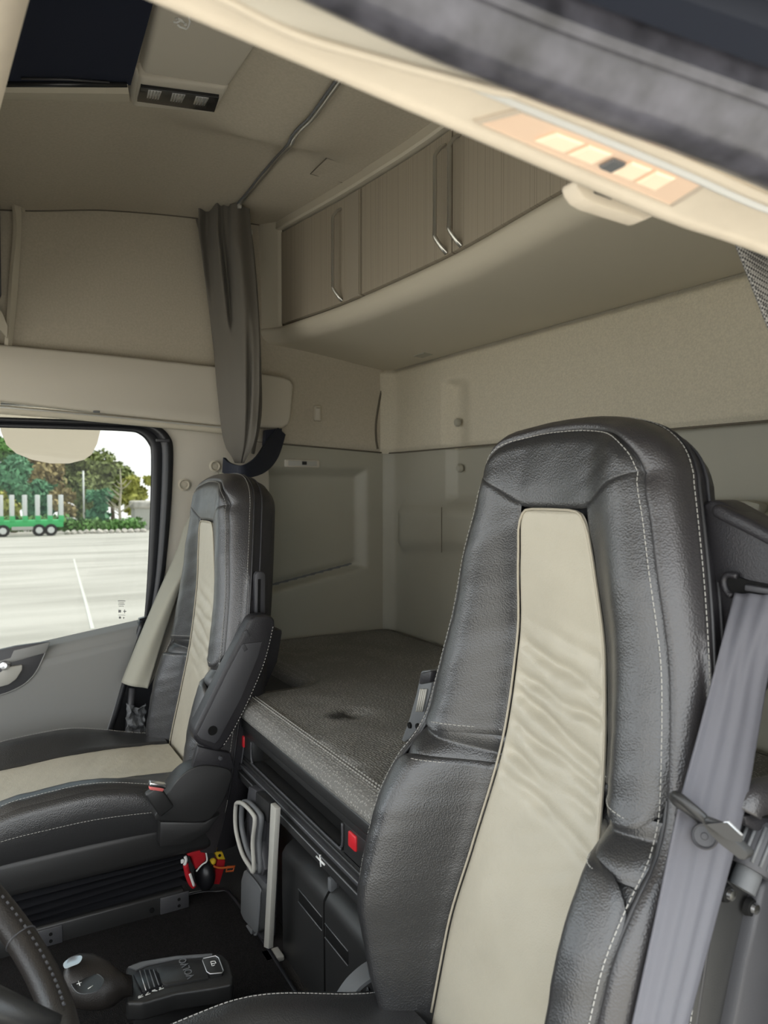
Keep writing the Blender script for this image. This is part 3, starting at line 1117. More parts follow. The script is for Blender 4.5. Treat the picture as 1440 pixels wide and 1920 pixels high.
tree(-25, 86, 11.0, 4.4, LEAF[1], 'dark green tree at the left edge of the window view', dens=1800)
tree(25, 78, 8.0, 3.0, LEAF[4], 'green bushy tree above the log trailer')
tree(62, 98, 12.0, 5.2, LEAF[2], 'tall brown-tinged tree right of the mirror', dens=2000)
tree(112, 110, 13.6, 6.4, LEAF[0], 'tall olive tree rising at the middle of the window', dens=2600)
tree(165, 124, 15.6, 7.0, LEAF[0], 'tallest rounded olive tree below the patch of sky', dens=2800)
tree(212, 98, 10.6, 4.6, LEAF[0], 'olive tree sloping down towards the right', dens=2200)
tree(258, 86, 6.6, 2.2, LEAF[3], 'yellow-green tree at the right edge of the view')
tree(122, 80, 4.8, 1.8, LEAF[2], 'low tan shrub beside the trailer stakes', 'shrub', name='shrub', dens=900)
tree(192, 77, 4.4, 1.7, LEAF[4], 'small bright green tree behind the boulders', dens=900)
tree(2, 75.5, 4.4, 1.6, LEAF[3], 'yellow-green shrub behind the trailer wheels', 'shrub', name='shrub', dens=900)
tree(156, 86, 5.4, 2.2, LEAF[0], 'olive shrub beneath the thin pale post', 'shrub', name='shrub', dens=1000)
tree(78, 84, 5.6, 2.4, LEAF[4], 'green shrub behind the middle trailer stakes', 'shrub', name='shrub', dens=1100)
# bare pale tree
b = gp_(226, 75.5)
bt = root('bare_tree', b, 'bare pale-limbed tree in front of the evergreens', 'tree', 'trees behind the yard')
tk = tube('trunk', [b, b + Vector((0, .1, 2.2)), b + Vector((.1, -.1, 4.4)), b + Vector((0, .0, 6.3))], [.17, .13, .08, .03], 'palebark', bt, 7)
for k in range(16):
    z = random.uniform(1.2, 5.2)
    sgn = random.choice((-1, 1))
    ln_ = random.uniform(.8, 1.9) * (1 - .1 * z)
    p = b + Vector((0, 0, z))
    tube('branch', [p, p + Vector((random.uniform(-.3, .3), sgn * ln_ * .5, ln_ * .35)), p + Vector((random.uniform(-.4, .4), sgn * ln_, ln_ * .9))], [.06, .04, .015], 'palebark', tk, 5)
# clipped hedge and brush behind the boulders
hb_ = gp_(205, 72.5)
hd = tag(leaves('hedge', [(gp_(u, 71.8 + random.uniform(-.3, .3)) + Vector((0, 0, random.uniform(.5, .9))), .75, .8) for u in range(128, 262, 6)] + [(gp_(u, 72.3) + Vector((0, 0, 1.0)), .9, .8) for u in range(-40, 128, 7)], 4200, .22, LEAF[1], None), 'low green hedge running behind the boulders and trailer', 'hedge', kind='stuff')
# lamp post and grey shed
b = gp_(157, 80.5)
tag(tube('lamp_post', [b, b + Vector((0, 0, 6.2))], .09, 'galv', None, 6), 'thin pale post standing among the trees', 'post')
b = gp_(268, 76)
sh = root('site_cabin', b, 'small pale cabin at the right edge of the window view', 'cabin')
box2('cabin_wall', (76, b.y - 1.6, b.z), (78, b.y + .8, b.z + 2.2), 'lightgrey', sh)
box2('cabin_roof', (75.8, b.y - 1.7, b.z + 2.2), (78.2, b.y + 1.0, b.z + 3.0), 'rock', sh, .2)

# exterior mirror hanging above the window
mr = root('door_mirror', at(95, 800, x=1.45), 'rounded kerb mirror hanging outside the passenger window', 'mirror')
mo = [(-2, 790), (3, 812), (12, 834), (30, 850), (60, 862), (95, 869), (130, 869), (158, 862), (172, 852), (182, 832), (190, 800), (190, 770), (0, 760)]
MN, MP = (-.5, 0, -.87), (1.47, -.27, 1.2)
prism('mirror_glass', [at(u, v, n=MN, p0=MP) for u, v in mo], (.004, 0, .006), 'mirror', mr)
prism('housing', [at(95 + (u - 95) * 1.01, 800 + (v - 800) * 1.01, n=MN, p0=MP) + Vector((.004, 0, .0065)) for u, v in mo], (.04, 0, .05), 'doordark', mr)

# ================================================================== SEATS
KS = .94
tB = Tab([(-1.02, .225), (-.93, .25), (-.85, .262), (-.70, .266), (-.60, .268), (-.52, .260), (-.37, .238), (-.25, .213), (-.15, .187), (-.09, .170)])
tS = Tab([(-1.02, .162), (-.85, .152), (-.70, .134), (-.55, .113), (-.40, .099), (-.25, .085), (-.138, .070)])
tT = Tab([(0, -.016), (.05, -.018), (.09, -.024), (.12, -.034), (.145, -.050), (.160, -.066), (.1705, -.088)])   # top edge h(a)
tWC = Tab([(-1.02, -.050), (-.85, -.050), (-.70, -.062), (-.52, -.072), (-.35, -.058), (-.22, -.024), (-.13, -.002), (0, .0)])
tWB = Tab([(-1.02, .015), (-.93, .050), (-.80, .085), (-.68, .076), (-.60, .048), (-.55, .016), (-.50, .002), (-.35, .0), (-.2, .016), (-.08, .020), (0, .014)])


def seat(name, label, top, rec, side, strip_wr, cush, kc=1.0, kb=1.0):
    """top: world point at the top centre of the backrest front; rec: recline; side: +1/-1 = inboard x direction"""
    rr = math.radians(rec)
    upv = Vector((0, -math.sin(rr), math.cos(rr)))
    nv = Vector((0, math.cos(rr), math.sin(rr)))
    top = Vector(top)
    base = Vector((top.x, cush['yb'] + .25, .0))
    R0 = root(name, base, label, 'seat')

    def P(a, h, w):
        return top + Vector((1, 0, 0)) * (a * KS) + upv * (h * KS) + nv * (w * KS)

    def W(a, h):
        t = abs(a)
        S, B = tS(h), tB(h)
        if h > -.088:
            B = max(B, .1705)
        k = max(0.0, (t - S) / max(B - S, .01))
        wv = kc * tWC(h) + (kb * tWB(h) - kc * tWC(h)) * sm(k / .62) - .022 * max(0, (k - .66) / .34) ** 2
        # top roll of the headrest
        th = tT(min(t, .17))
        wv += .004 * sm((h + .16) / .06) - .008 * (1 - sm((th - h) / .03)) ** 2 * sm((h + .14) / .04)
        return wv

    def groove(s, t, ks=.05, kt=.05, d=.004):
        e = min(min(s, 1 - s) / ks, min(t, 1 - t) / kt)
        e = min(max(e, 0), 1)
        return -d * (1 - math.sqrt(max(0.0, 1 - (1 - e) ** 2)))

    def wr(a, h, amp, seed=0.0):
        v = Vector((a * 5 + seed, h * 17 + a * 7, seed))
        n = noise.noise(v) * .6 + .5 * noise.noise(Vector((a * 9 + seed, h * 42 + a * 22, 3.1 + seed)))
        return amp * n

    # ---- backrest core (parent of the upholstery panels)
    core = grid('backrest', 40, 80, lambda s, t: P(lerp(-1, 1, s) * max(.01, tB(lerp(-.012, -1.02, t)) if lerp(-.012, -1.02, t) < -.088 else min(.1705, np.interp(-lerp(-.012, -1.02, t), [.016, .018, .024, .034, .050, .066, .088], [.0, .05, .09, .12, .145, .160, .1705]))), lerp(-.012, -1.02, t), W(lerp(-1, 1, s) * .17 if lerp(-.012, -1.02, t) > -.088 else lerp(-1, 1, s) * tB(lerp(-.012, -1.02, t)), lerp(-.012, -1.02, t)) - .024), 'leather', R0)

    # ---- centre strip
    def fs_(s, t):
        h = lerp(-.142, -1.02, t)
        S = tS(h)
        a = lerp(-1, 1, s)
        if t < .03:
            q = 1 - t / .03
            a *= 1 - .22 * (1 - math.sqrt(max(0, 1 - q * q)))
        a *= S
        k = strip_wr * (sm((-.28 - h) / .12)) * (1 - .6 * sm((-.62 - h) / .15))
        crease = 0
        for (hh, sl, am, wd) in ((-.335, .25, .007, .011), (-.385, .3, .010, .012), (-.43, .22, .008, .010), (-.475, .28, .011, .012), (-.515, .24, .007, .009), (-.555, .18, .007, .011), (-.60, .22, .006, .012), (-.30, .2, .005, .010)):
            off = h - hh - sl * (a + .03) - .012 * noise.noise(Vector((a * 12, hh * 31, 0)))
            crease -= am * math.exp(-(off / wd) ** 2) * (.55 + .45 * noise.noise(Vector((a * 14, hh * 17, 2))))
        return P(a, h, W(a, h) + .004 + groove(s, t, .04, .008, .004) + k * sm(min(s, 1 - s) / .10) * (crease * 2.0 + wr(a, h, .004)))
    st = grid('centre_strip', 44, 240, fs_, 'strip', R0)
    st['label'] = 'grey-beige leather strip'
    # ---- headrest panel
    def fh_(s, t):
        a = lerp(-1, 1, s) * .1695
        hb = -.138 if abs(a) < .068 else lerp(-.138, -.086, (abs(a) - .068) / .102)
        ht = tT(abs(a)) - .004
        h = lerp(ht, hb, t)
        dip = -.006 * math.exp(-((abs(a) - .0) / .05) ** 2) * sm(t)
        return P(a, h, W(a, h) + .0045 + groove(s, t, .02, .05, .003) + dip + wr(a, h, .0016, 5))
    grid('headrest_panel', 48, 26, fh_, 'leather', R0)
    for sd_ in (-1, 1):
        def fu_(s, t, sd_=sd_):
            top_ = lerp(-.133, -.081, s)
            bot = lerp(-.515, -.535, s)
            h = lerp(top_, bot, t)
            B = tB(h)
            if t > .86:
                q = (t - .86) / .14
                B -= .05 * (1 - math.sqrt(max(0, 1 - q * q)))
            a = sd_ * lerp(tS(h) + .002, B, s)
            return P(a, h, W(a, h) + .0045 + groove(s, t, .04, .012, .004) + wr(a, h, .0022, 9 + sd_))
        grid('upper_bolster', 24, 70, fu_, 'leather', R0)

        def fl_(s, t, sd_=sd_):
            top_ = lerp(-.562, -.575, s)
            h = lerp(top_, -1.02, t)
            B = tB(h)
            if t < .16:
                q = 1 - t / .16
                B -= .06 * (1 - math.sqrt(max(0, 1 - q * q)))
            a = sd_ * lerp(tS(h) + .002, B, s)
            return P(a, h, W(a, h) + .006 + groove(s, t, .05, .016, .008) + wr(a, h, .0022, 14 + sd_))
        grid('lower_bolster', 24, 70, fl_, 'leather', R0)
        # folded tuck between the two bolsters
        def fp_(s, t, sd_=sd_):
            h = lerp(-.512, -.585, t) - .012 * s + .010 * s * s
            a = sd_ * lerp(tS(h) - .004, tB(h) + .004, s)
            return P(a, h, W(a, h) - .012 + .011 * abs(math.sin(PI * (1.5 * t + .25 + .3 * s))))
        grid('pleat', 20, 30, fp_, 'leather', R0)

    # ---- outline and side border
    hs = list(np.linspace(-1.02, -.10, 50))
    half = [(tB(h), h) for h in hs] + [(a, tT(a)) for a in (.1700, .168, .164, .158, .151, .143, .134, .122, .108, .09, .07, .045, .02)]
    O = [(a, h) for a, h in half] + [(-a, h) for a, h in reversed(half)]
    nO = len(O)

    def nrm(i):
        a0, b0 = O[max(i - 2, 0)]
        a1, b1 = O[min(i + 2, nO - 1)]
        t = Vector((a1 - a0, b1 - b0)).normalized()
        return Vector((t.y, -t.x)) if True else None
    N = [nrm(i) for i in range(nO)]

    def ring(off, dw, absw=None):
        out = []
        for i, (a, h) in enumerate(O):
            w_ = W(a + min(N[i].x * off, 0) if a > 0 else a + max(N[i].x * off, 0), h + min(N[i].y * off, 0)) if absw is None else absw
            # border keeps a steady rear seam while its front edge follows the bolsters
            ww = (w_ + dw) if absw is None else absw + dw
            out.append(P(a + N[i].x * off, h + N[i].y * off, ww))
        return out

    r0, r1 = ring(-.004, -.004), ring(.010, .000)
    brd = rings('side_border', [r0, ring(.004, .004), r1, ring(.019, -.010), ring(.025, -.026), ring(.027, -.042), ring(.0275, -.062, -.0), ring(.026, -.070, 0)], 'leatherside', R0)
    tube('piping', r0[6:-6], .0035, 'piping', R0, 6)
    stitches('stitching', [p + nv * .0030 for p in ring(-.0045, .004)[8:-8]], R0)
    seam = ring(.0275, -.071, 0)
    tube('seam_cord', seam[8:-8], .0028, 'piping', R0, 6)
    stitches('stitching', [p + nv * .006 for p in ring(.0295, -.064, 0)[10:-10]], R0)
    # ---- plastic back shell
    shl = rings('back_shell', [ring(.024, -.072, 0), ring(.022, -.092, 0), ring(.012, -.125, 0), ring(-.008, -.148, 0), ring(-.05, -.158, 0)], 'shell', R0)
    cap = ring(-.05, -.158, 0)
    nh = nO // 2
    rings('shell_back', [[cap[i] for i in range(nh)], [cap[nO - 1 - i] for i in range(nh)]], 'shell', shl)
    tube('shell_edge', ring(.0225, -.096, 0)[12:-12], .0022, 'doordark', R0, 6)
    # ---- inner seams
    for sd_ in (-1, 1):
        # stitched edges of the tuck
        stitches('stitching', [P(sd_ * lerp(tS(-.51) + .006, tB(-.52) - .035, k), lerp(-.506, -.523, k), W(lerp(tS(-.51), tB(-.52) - .03, k), -.515) + .0062) for k in np.linspace(0, 1, 14)], R0)
        stitches('stitching', [P(sd_ * lerp(tS(-.58) + .006, tB(-.58) - .035, k), lerp(-.572, -.586, k), W(lerp(tS(-.58), tB(-.58) - .03, k), -.58) + .0075) for k in np.linspace(0, 1, 14)], R0)
    hh = list(np.linspace(-.99, -.175, 46))
    sp_ = [(tS(h) + .001, h) for h in hh] + [(tS(-.16) - .002, -.160), (.064, -.149), (.056, -.1435), (.04, -.1415), (.0, -.141)]
    sp_ = sp_ + [(-a, h) for a, h in reversed(sp_[:-1])]
    tube('strip_piping', [P(a, h, W(a, h) + .0050) for a, h in sp_], .0019, 'pipebeige', R0, 6)
    # ---- cushion
    yb, z0, zb, ln = cush['yb'], cush['z0'], cush['zb'], .54
    HW = .245
    cx = top.x

    def CZ(a, t):
        """cushion height; t 0 rear .. 1 front"""
        k = sm((abs(a) - .115) / .09)
        crest = lerp(-.005, zb, sm(t / .55)) * (1 - .5 * sm((t - .75) / .25))
        z = z0 + .012 * math.sin(PI * min(t * 1.2, 1)) + crest * k - .010 * max(0, (abs(a) - .222) / .023) ** 2
        z -= .09 * max(0, (t - .85) / .15) ** 2
        return z

    def cpatch(nm, a0, a1, m, dz=0.004, wrk=0.0):
        def f(s, t):
            a = lerp(a0, a1, s)
            return (cx + a, yb + ln * t, CZ(a, t) + dz + groove(s, .5, .05, .05, .005) + (wr(a, t * .5, wrk, 21) if wrk else 0))
        return grid(nm, 16, 60, f, m, R0)
    cpatch('seat_strip', -.12, .12, 'strip', .004, .0025)
    cpatch('seat_bolster', .12, HW, 'leather', .005, .002)
    cpatch('seat_bolster', -HW, -.12, 'leather', .005, .002)
    for sd_ in (-1, 1):
        prof_ = [(-.01, .004), (.006, .0), (.012, -.018), (.014, -.05), (.010, -.075), (.006, -.10)]
        rings('cushion_side', [[Vector((cx + sd_ * (HW + a), yb - .02 + (ln + .02) * t, CZ(HW, t) + b if b > -.06 else lerp(CZ(HW, t) + b, z0 - .085 + (b + .1) * .4, .8))) for a, b in prof_] for t in np.linspace(0, 1, 30)], 'leather', R0)
        stitches('stitching', [Vector((cx + sd_ * (HW + .0145), yb + ln * t, lerp(CZ(HW, t) - .045, z0 - .03, .6))) for t in np.linspace(.0, 1, 40)], R0)
        stitches('stitching', [Vector((cx + sd_ * (HW - .016), yb + ln * t, CZ(HW - .016, t) + .0065)) for t in np.linspace(.02, 1, 40)], R0)
    # pan, bellows, base
    box2('cushion_pan', (cx - .248, yb - .03, z0 - .165), (cx + .248, yb + ln - .02, z0 - .075), 'blackplastic', R0, .02, 3)
    zt, zl = z0 - .165, cush['zbase'] + .055
    rs_ = []
    nf = 5
    for k in range(nf * 2 + 1):
        f = k / (nf * 2)
        z = lerp(zt, zl, f)
        ex = .016 if k % 2 else -.006
        lo_y, hi_y = yb + .05 + ex * -1, yb + ln - .06 + ex
        hw_ = .225 + ex
        tilt = .012 * math.sin(PI * f)
        rs_.append([Vector((cx - hw_, lo_y, z + tilt)), Vector((cx + hw_, lo_y, z + tilt)), Vector((cx + hw_, hi_y, z - tilt)), Vector((cx - hw_, hi_y, z - tilt))])
    rings('bellows', rs_, 'rubber', R0, True, True, False)
    bz = cush['zbase']
    bs = box2('seat_base', (cx - .245, yb + .045, bz), (cx + .245, yb + ln - .05, bz + .058), 'blackplastic', R0, .006)
    xs = cx - .2465 if side < 0 else cx + .2465
    for k, yk in enumerate((yb + .07, yb + .36)):
        box('cover_plate', (xs, yk, bz + .030), (.004, .07, .044), 'doordark', bs, .002)
        for dz_ in (.022, .038):
            lathe('bolt_hole', [(.0, .0032), (.004, .0032), (.004, -.002)], (xs, yk - .01, bz + dz_), (side, 0, 0), 'void', bs, 10)
    lathe('bolt_hole', [(.0, .0022), (.006, .0022), (.006, -.002)], (xs, yb + .125, bz + .028), (side, 0, 0), 'void', bs, 10)
    return R0, P, W, CZ


PSEAT, PP, PW, PCZ = seat('passenger_seat', 'black leather passenger seat with grey centre strip beside the window', (.605, -.607, 1.092), 8.0, -1, .35, dict(yb=-.50, z0=.305, zb=.040, zbase=.0), .45, .45)
DSEAT, DP, DW, DCZ = seat('driver_seat', 'black leather driver seat with wide grey-beige centre strip in the foreground', (-.653, -.75, 1.152), 10.5, 1, 1.0, dict(yb=-.60, z0=.228, zb=.060, zbase=.0))

# ---- passenger seat extras (inboard side faces the camera)
# hinge cover
hc = [at(u, v, x=.305) for u, v in ((291, 1537), (300, 1512), (316, 1486), (335, 1460), (356, 1443), (385, 1435), (420, 1440), (432, 1446), (434, 1462), (420, 1500), (400, 1530), (380, 1541), (330, 1541))]
prism('hinge_cover', smoothpath(hc, 3, True), (.06, 0, 0), 'blackplastic', PSEAT, .005, 3)
hc2 = [at(u, v, x=.320) for u, v in ((300, 1541), (385, 1541), (415, 1525), (392, 1560), (350, 1585), (300, 1590))]
prism('hinge_skirt', hc2, (.04, 0, 0), 'blackplastic', PSEAT, .006, 2)
# buckle
bk = at(298, 1490, x=.300)
ry = Matrix.Rotation(math.radians(38), 3, 'X')
kb = box('belt_buckle', bk + Vector((0, .0, -.012)), (.020, .038, .070), 'blackplastic', PSEAT, .005, 2, Matrix.Rotation(math.radians(-30), 3, 'X'))
box('release_button', bk + Vector((-.003, .006, .020)), (.016, .034, .013), 'pink', kb, .003, 2, Matrix.Rotation(math.radians(20), 3, 'X'))
box('buckle_face', bk + Vector((-.002, .004, .026)), (.020, .040, .010), 'steel', kb, .002, 2, Matrix.Rotation(math.radians(20), 3, 'X'))
# folded armrest
ar = [at(u, v, x=.285) for u, v in ((470, 1160), (482, 1153), (506, 1153), (516, 1162), (516, 1180), (498, 1245), (470, 1310), (440, 1370), (420, 1402), (408, 1410), (372, 1396), (363, 1382), (364, 1368), (388, 1320), (425, 1245))]
arm = prism('armrest', ar, (.050, 0, 0), 'shell', PSEAT, .008, 3)
ar2 = [at(u, v, x=.282) for u, v in ((430, 1255), (455, 1207), (492, 1203), (484, 1232), (452, 1310), (412, 1385), (404, 1395), (376, 1386), (370, 1378))]
prism('armrest_panel', ar2, (.010, 0, 0), 'doordark', arm, .002, 2)
lathe('armrest_hole', [(0, .001), (.011, .001), (.013, -.003)], at(399, 1370, x=.2815), (-1, 0, 0), 'void', arm, 16)
for (u, v) in ((463, 1188), (458, 1214)):
    box('armrest_clip', at(u, v, x=.283), (.004, .010, .018), 'doordark', arm, .001, 2, Matrix.Rotation(math.radians(-28), 3, 'X'))
stitches('stitching', smoothpath([at(u, v, x=.2835) for u, v in ((512, 1175), (496, 1240), (468, 1308), (438, 1368), (416, 1402))], 5), PSEAT, .004, .004, .0006)
# slot in the shell side
sl = [at(u, v, x=.350) for u, v in ((479, 1078), (483, 1072), (494, 1072), (498, 1078), (498, 1150), (492, 1156), (482, 1154), (478, 1148))]
slo = prism('lever_slot', sl, (.02, 0, 0), 'doordark', PSEAT, .003)
prism('slot_opening', [at(u, v, x=.3485) for u, v in ((484, 1086), (489, 1086), (488, 1148), (483, 1148))], (.004, 0, 0), 'void', slo)
# lower side frame plate
prism('side_plate', [at(u, v, x=.312) for u, v in ((372, 1400), (432, 1412), (440, 1440), (420, 1446), (360, 1440))], (.02, 0, 0), 'shell', PSEAT, .003)
lathe('plate_bolt', [(0, .006), (.005, .005), (.006, 0)], at(413, 1421, x=.311), (-1, 0, 0), 'doordark', PSEAT, 10)
# rear lower housing of the shell
prism('shell_skirt', [at(u, v, x=.42) for u, v in ((470, 1180), (532, 1180), (522, 1240), (500, 1290), (450, 1330), (430, 1300))], (.34, 0, 0), 'shell', PSEAT, .01)

# ---- driver seat extras
# inboard bracket with armrest hinge
brk = [at(u, v, y=-.70) for u, v in ((789, 1258), (806, 1256), (812, 1262), (806, 1300), (797, 1330), (789, 1372), (757, 1392), (752, 1388), (766, 1350), (780, 1300))]
bk_ = prism('armrest_bracket', brk, (0, -.03, 0), 'greyplastic', DSEAT, .003)
for (u, v) in ((768, 1360), (783, 1362)):
    lathe('bracket_hole', [(0, .002), (.0055, .002), (.006, -.002)], at(u, v, y=-.6985), (0, 1, 0), 'void', bk_, 10)
for k in range(4):
    tube('bracket_rib', [at(789 + 3.5 * k, 1292, y=-.697), at(781 + 3.5 * k, 1334, y=-.697)], .0018, 'lightgrey', bk_, 6)
prism('bracket_cap', [at(u, v, y=-.695) for u, v in ((787, 1262), (808, 1258), (806, 1280), (784, 1284))], (0, -.03, 0), 'shell', bk_, .004)

# belt shoulder housing on the door side of the backrest
hs_pts = [(1307, 960), (1314, 945), (1332, 936), (1350, 940), (1400, 968), (1450, 996), (1520, 1030), (1520, 1180), (1440, 1240), (1380, 1330), (1330, 1330), (1325, 1180), (1316, 1060)]
yh = -.80
fr0 = [at(u, v, y=yh) for u, v in hs_pts]
cen = sum(fr0, Vector()) / len(fr0)
hsg = prism('belt_housing', fr0, (0, -.045, 0), 'shell', DSEAT, .016, 4)
prism('housing_ridge', [at(u, v, y=yh + .010) for u, v in ((1330, 965), (1345, 975), (1400, 1003), (1460, 1035), (1520, 1062), (1520, 1036), (1460, 1004), (1400, 972), (1350, 948), (1334, 944))], (0, -.04, 0), 'shell', hsg, .009, 3)
# outlet
prism('belt_slot', [at(u, v, y=yh + .004) for u, v in ((1358, 1082), (1366, 1076), (1400, 1088), (1480, 1104), (1480, 1122), (1400, 1112), (1372, 1116), (1360, 1106))], (0, -.02, 0), 'void', hsg)
prism('slot_roller', [at(u, v, y=yh + .010) for u, v in ((1395, 1096), (1480, 1110), (1480, 1122), (1395, 1108))], (0, -.014, 0), 'doordark', hsg, .002)
tube('slot_lip', smoothpath([at(u, v, y=yh + .006) for u, v in ((1372, 1118), (1362, 1108), (1357, 1090), (1364, 1078), (1382, 1080))], 4), .004, 'shell', hsg, 8)

# side cover with screws and ribbed knob below the belt
cv = [(1340, 1660), (1345, 1640), (1425, 1680), (1432, 1640), (1470, 1600), (1500, 1600), (1500, 2000), (1270, 2000), (1310, 1800)]
cov = prism('side_cover', [at(u, v, x=-.930) for u, v in cv], (.05, 0, 0), 'blackplastic', DSEAT, .004)
prism('cover_flank', [at(u, v, x=-.945) for u, v in ((1432, 1660), (1500, 1600), (1500, 2000), (1360, 2000), (1400, 1800))], (.03, 0, 0), 'doordark', cov, .006)
for (u, v) in ((1364, 1676), (1409, 1702)):
    sc_ = lathe('screw_cup', [(0, .0015), (.009, .0015), (.011, -.004)], at(u, v, x=-.939), (-1, 0, 0), 'void', cov, 16)
    lathe('screw', [(0, .006), (.0055, .005), (.0065, .001)], at(u + 3, v, x=-.940), (-1, 0, 0), 'steel', sc_, 12)
kb_ = at(1412, 1612, x=-.935)
kt = at(1432, 1562, x=-.935)
ax = (kt - kb_).normalized()
kn = lathe('recline_knob', [(0, .0), (.024, .0), (.026, .006), (.026, .048), (.022, .054), (0, .055)], kb_ - ax * .012, ax, 'doordark', DSEAT, 24)
u_ = ax.cross(Vector((0, 0.5, 1))).normalized()
v_ = ax.cross(u_)
for k in range(18):
    d = u_ * math.cos(2 * PI * k / 18) + v_ * math.sin(2 * PI * k / 18)
    tube('knob_rib', [kb_ + d * .0262 - ax * .006, kb_ + d * .0262 + ax * .036], .0022, 'greyplastic', kn, 6)
lathe('knob_shaft', [(.015, 0), (.015, .03)], kb_ - ax * .035, ax, 'greyplastic', kn, 14)
prism('knob_well', [at(u, v, x=-.922) for u, v in ((1352, 1640), (1368, 1590), (1400, 1545), (1480, 1545), (1480, 1690), (1428, 1690))], (.03, 0, 0), 'void', DSEAT)
tube('armrest_end', smoothpath([at(u, v, x=-.94) for u, v in ((1392, 1520), (1404, 1500), (1450, 1488), (1520, 1480))], 4), .020, 'leatherside', DSEAT, 12)
prism('armrest_shield', [at(u, v, x=-.945) for u, v in ((1395, 1530), (1410, 1528), (1500, 1545), (1500, 1565), (1420, 1560), (1400, 1548))], (.03, 0, 0), 'shell', DSEAT, .004)

# ---- belt, comfort clip, stop button
bel_l = [((1378, 1112), -.79), ((1345, 1235), -.745), ((1310, 1370), -.70), ((1270, 1520), -.66), ((1228, 1720), -.62), ((1180, 1940), -.585)]
bel_r = [((1500, 1125), -.79), ((1450, 1235), -.79), ((1425, 1370), -.775), ((1398, 1520), -.74), ((1346, 1720), -.695), ((1288, 1940), -.655)]


def bpt(lst):
    out = []
    for (u, v), y in lst:
        out.append(at(u, v, y=y))
    return smoothpath(out, 8)


sb = root('seat_belt', at(1240, 1900, y=-.6), 'grey webbing seat belt hanging in front of the driver seat', 'seat belt')
BL, BR = bpt(bel_l), bpt(bel_r)
nb = len(BL)


def webf(s, t):
    i = min(int(t * (nb - 1)), nb - 2)
    f = t * (nb - 1) - i
    a, b = BL[i].lerp(BL[i + 1], f), BR[i].lerp(BR[i + 1], f)
    nrm_ = (BL[i + 1] - BL[i]).cross(b - a).normalized()
    if nrm_.dot(EYE - a) < 0:
        nrm_ = -nrm_
    return a.lerp(b, s) + nrm_ * (.0011 * math.cos(2 * PI * 3.5 * s) + .004 * math.sin(PI * s))


wb = grid('webbing', 28, nb - 1, webf, 'webbing', sb)
wb.modifiers.new('thickness', 'SOLIDIFY').thickness = .0016
btn = at(1321, 1568, y=-.675)
bd = (EYE - btn).normalized()
lathe('stop_button', [(0, .004), (.003, .004), (.004, .003), (.010, .003), (.012, .005), (.0135, .003), (.0135, -.004)], btn + bd * .004, bd, 'doordark', sb, 20)

cl = root('belt_clip', at(1330, 1540, y=-.68), 'black plastic belt comfort clip across the grey webbing', 'clip')


def cpx(u, v, dy=0.0):
    return at(u, v, y=lerp(-.625, -.700, (u - 1262) / 140) + dy)


wire = smoothpath([cpx(1330, 1548, -.03), cpx(1290, 1518, -.02), cpx(1268, 1502, -.015), cpx(1264, 1494, -.01), cpx(1272, 1494, 0), cpx(1300, 1517, .01), cpx(1318, 1533, .012)], 5)
tube('clip_wire', wire, .0052, 'blackplastic', cl, 10)
bdy = [cpx(u, v, .015) for u, v in ((1308, 1532), (1320, 1536), (1346, 1546), (1356, 1558), (1398, 1596), (1402, 1604), (1396, 1613), (1386, 1612), (1350, 1584), (1328, 1562))]
prism('clip_body', bdy, (0, -.012, 0), 'blackplastic', cl, .003, 3)
ey = [cpx(u, v, .02) for u, v in ((1322, 1543), (1350, 1540), (1362, 1540), (1392, 1568), (1388, 1576), (1362, 1572))]
rings('clip_eye', [ey, [p + Vector((-.004, .004, .001)) for p in ey]], 'blackplastic', cl, True, True, False)
prism('clip_plate', [cpx(u, v, .024) for u, v in ((1340, 1551), (1346, 1549), (1362, 1563), (1358, 1568))], (0, -.006, 0), 'chrome', cl, .001)
prism('clip_plate', [cpx(u, v, .024) for u, v in ((1354, 1541), (1360, 1541), (1388, 1568), (1384, 1572))], (0, -.006, 0), 'chrome', cl, .001)

# ---- driver's inboard belt buckle stalk
bs_ = root('buckle_stalk', at(650, 1900, x=-.40), 'grey curved buckle stalk with red button beside the driver cushion', 'buckle')
sp_l = [at(u, v, x=-.36) for u, v in ((614, 1905), (628, 1872), (650, 1838), (678, 1812), (700, 1800))]
sp_r = [at(u, v, x=-.40) for u, v in ((642, 1912), (655, 1884), (672, 1858), (690, 1842), (712, 1828))]
ribbon('stalk', smoothpath(sp_l, 4), smoothpath(sp_r, 4), .006, 'greyplastic', bs_)
box('buckle_head', at(613, 1902, x=-.37), (.03, .03, .025), 'blackplastic', bs_, .004)
box('release_button', at(605, 1893, x=-.372), (.022, .018, .016), 'pink', bs_, .003, 2, Matrix.Rotation(math.radians(30), 3, 'X'))
box('latch_edge', at(612, 1890, x=-.372), (.006, .012, .012), 'steel', bs_, .002, 2, Matrix.Rotation(math.radians(30), 3, 'X'))

# ================================================================== SLEEPER FURNITURE
# ---- overhead cabinet with three doors
YC = -.95
cab = root('overhead_cabinet', (0, YC - .1, 1.55), 'beige overhead cabinet with pinstriped doors above the bunk', 'cabinet')
tBot = Tab([(-1.0, 1.598), (-.46, 1.588), (-.08, 1.571), (.34, 1.577), (.935, 1.611), (1.06, 1.618)])
xs_ = [1.055, 1.04, 1.01, .97, .935] + list(np.linspace(.90, -1.0, 40))


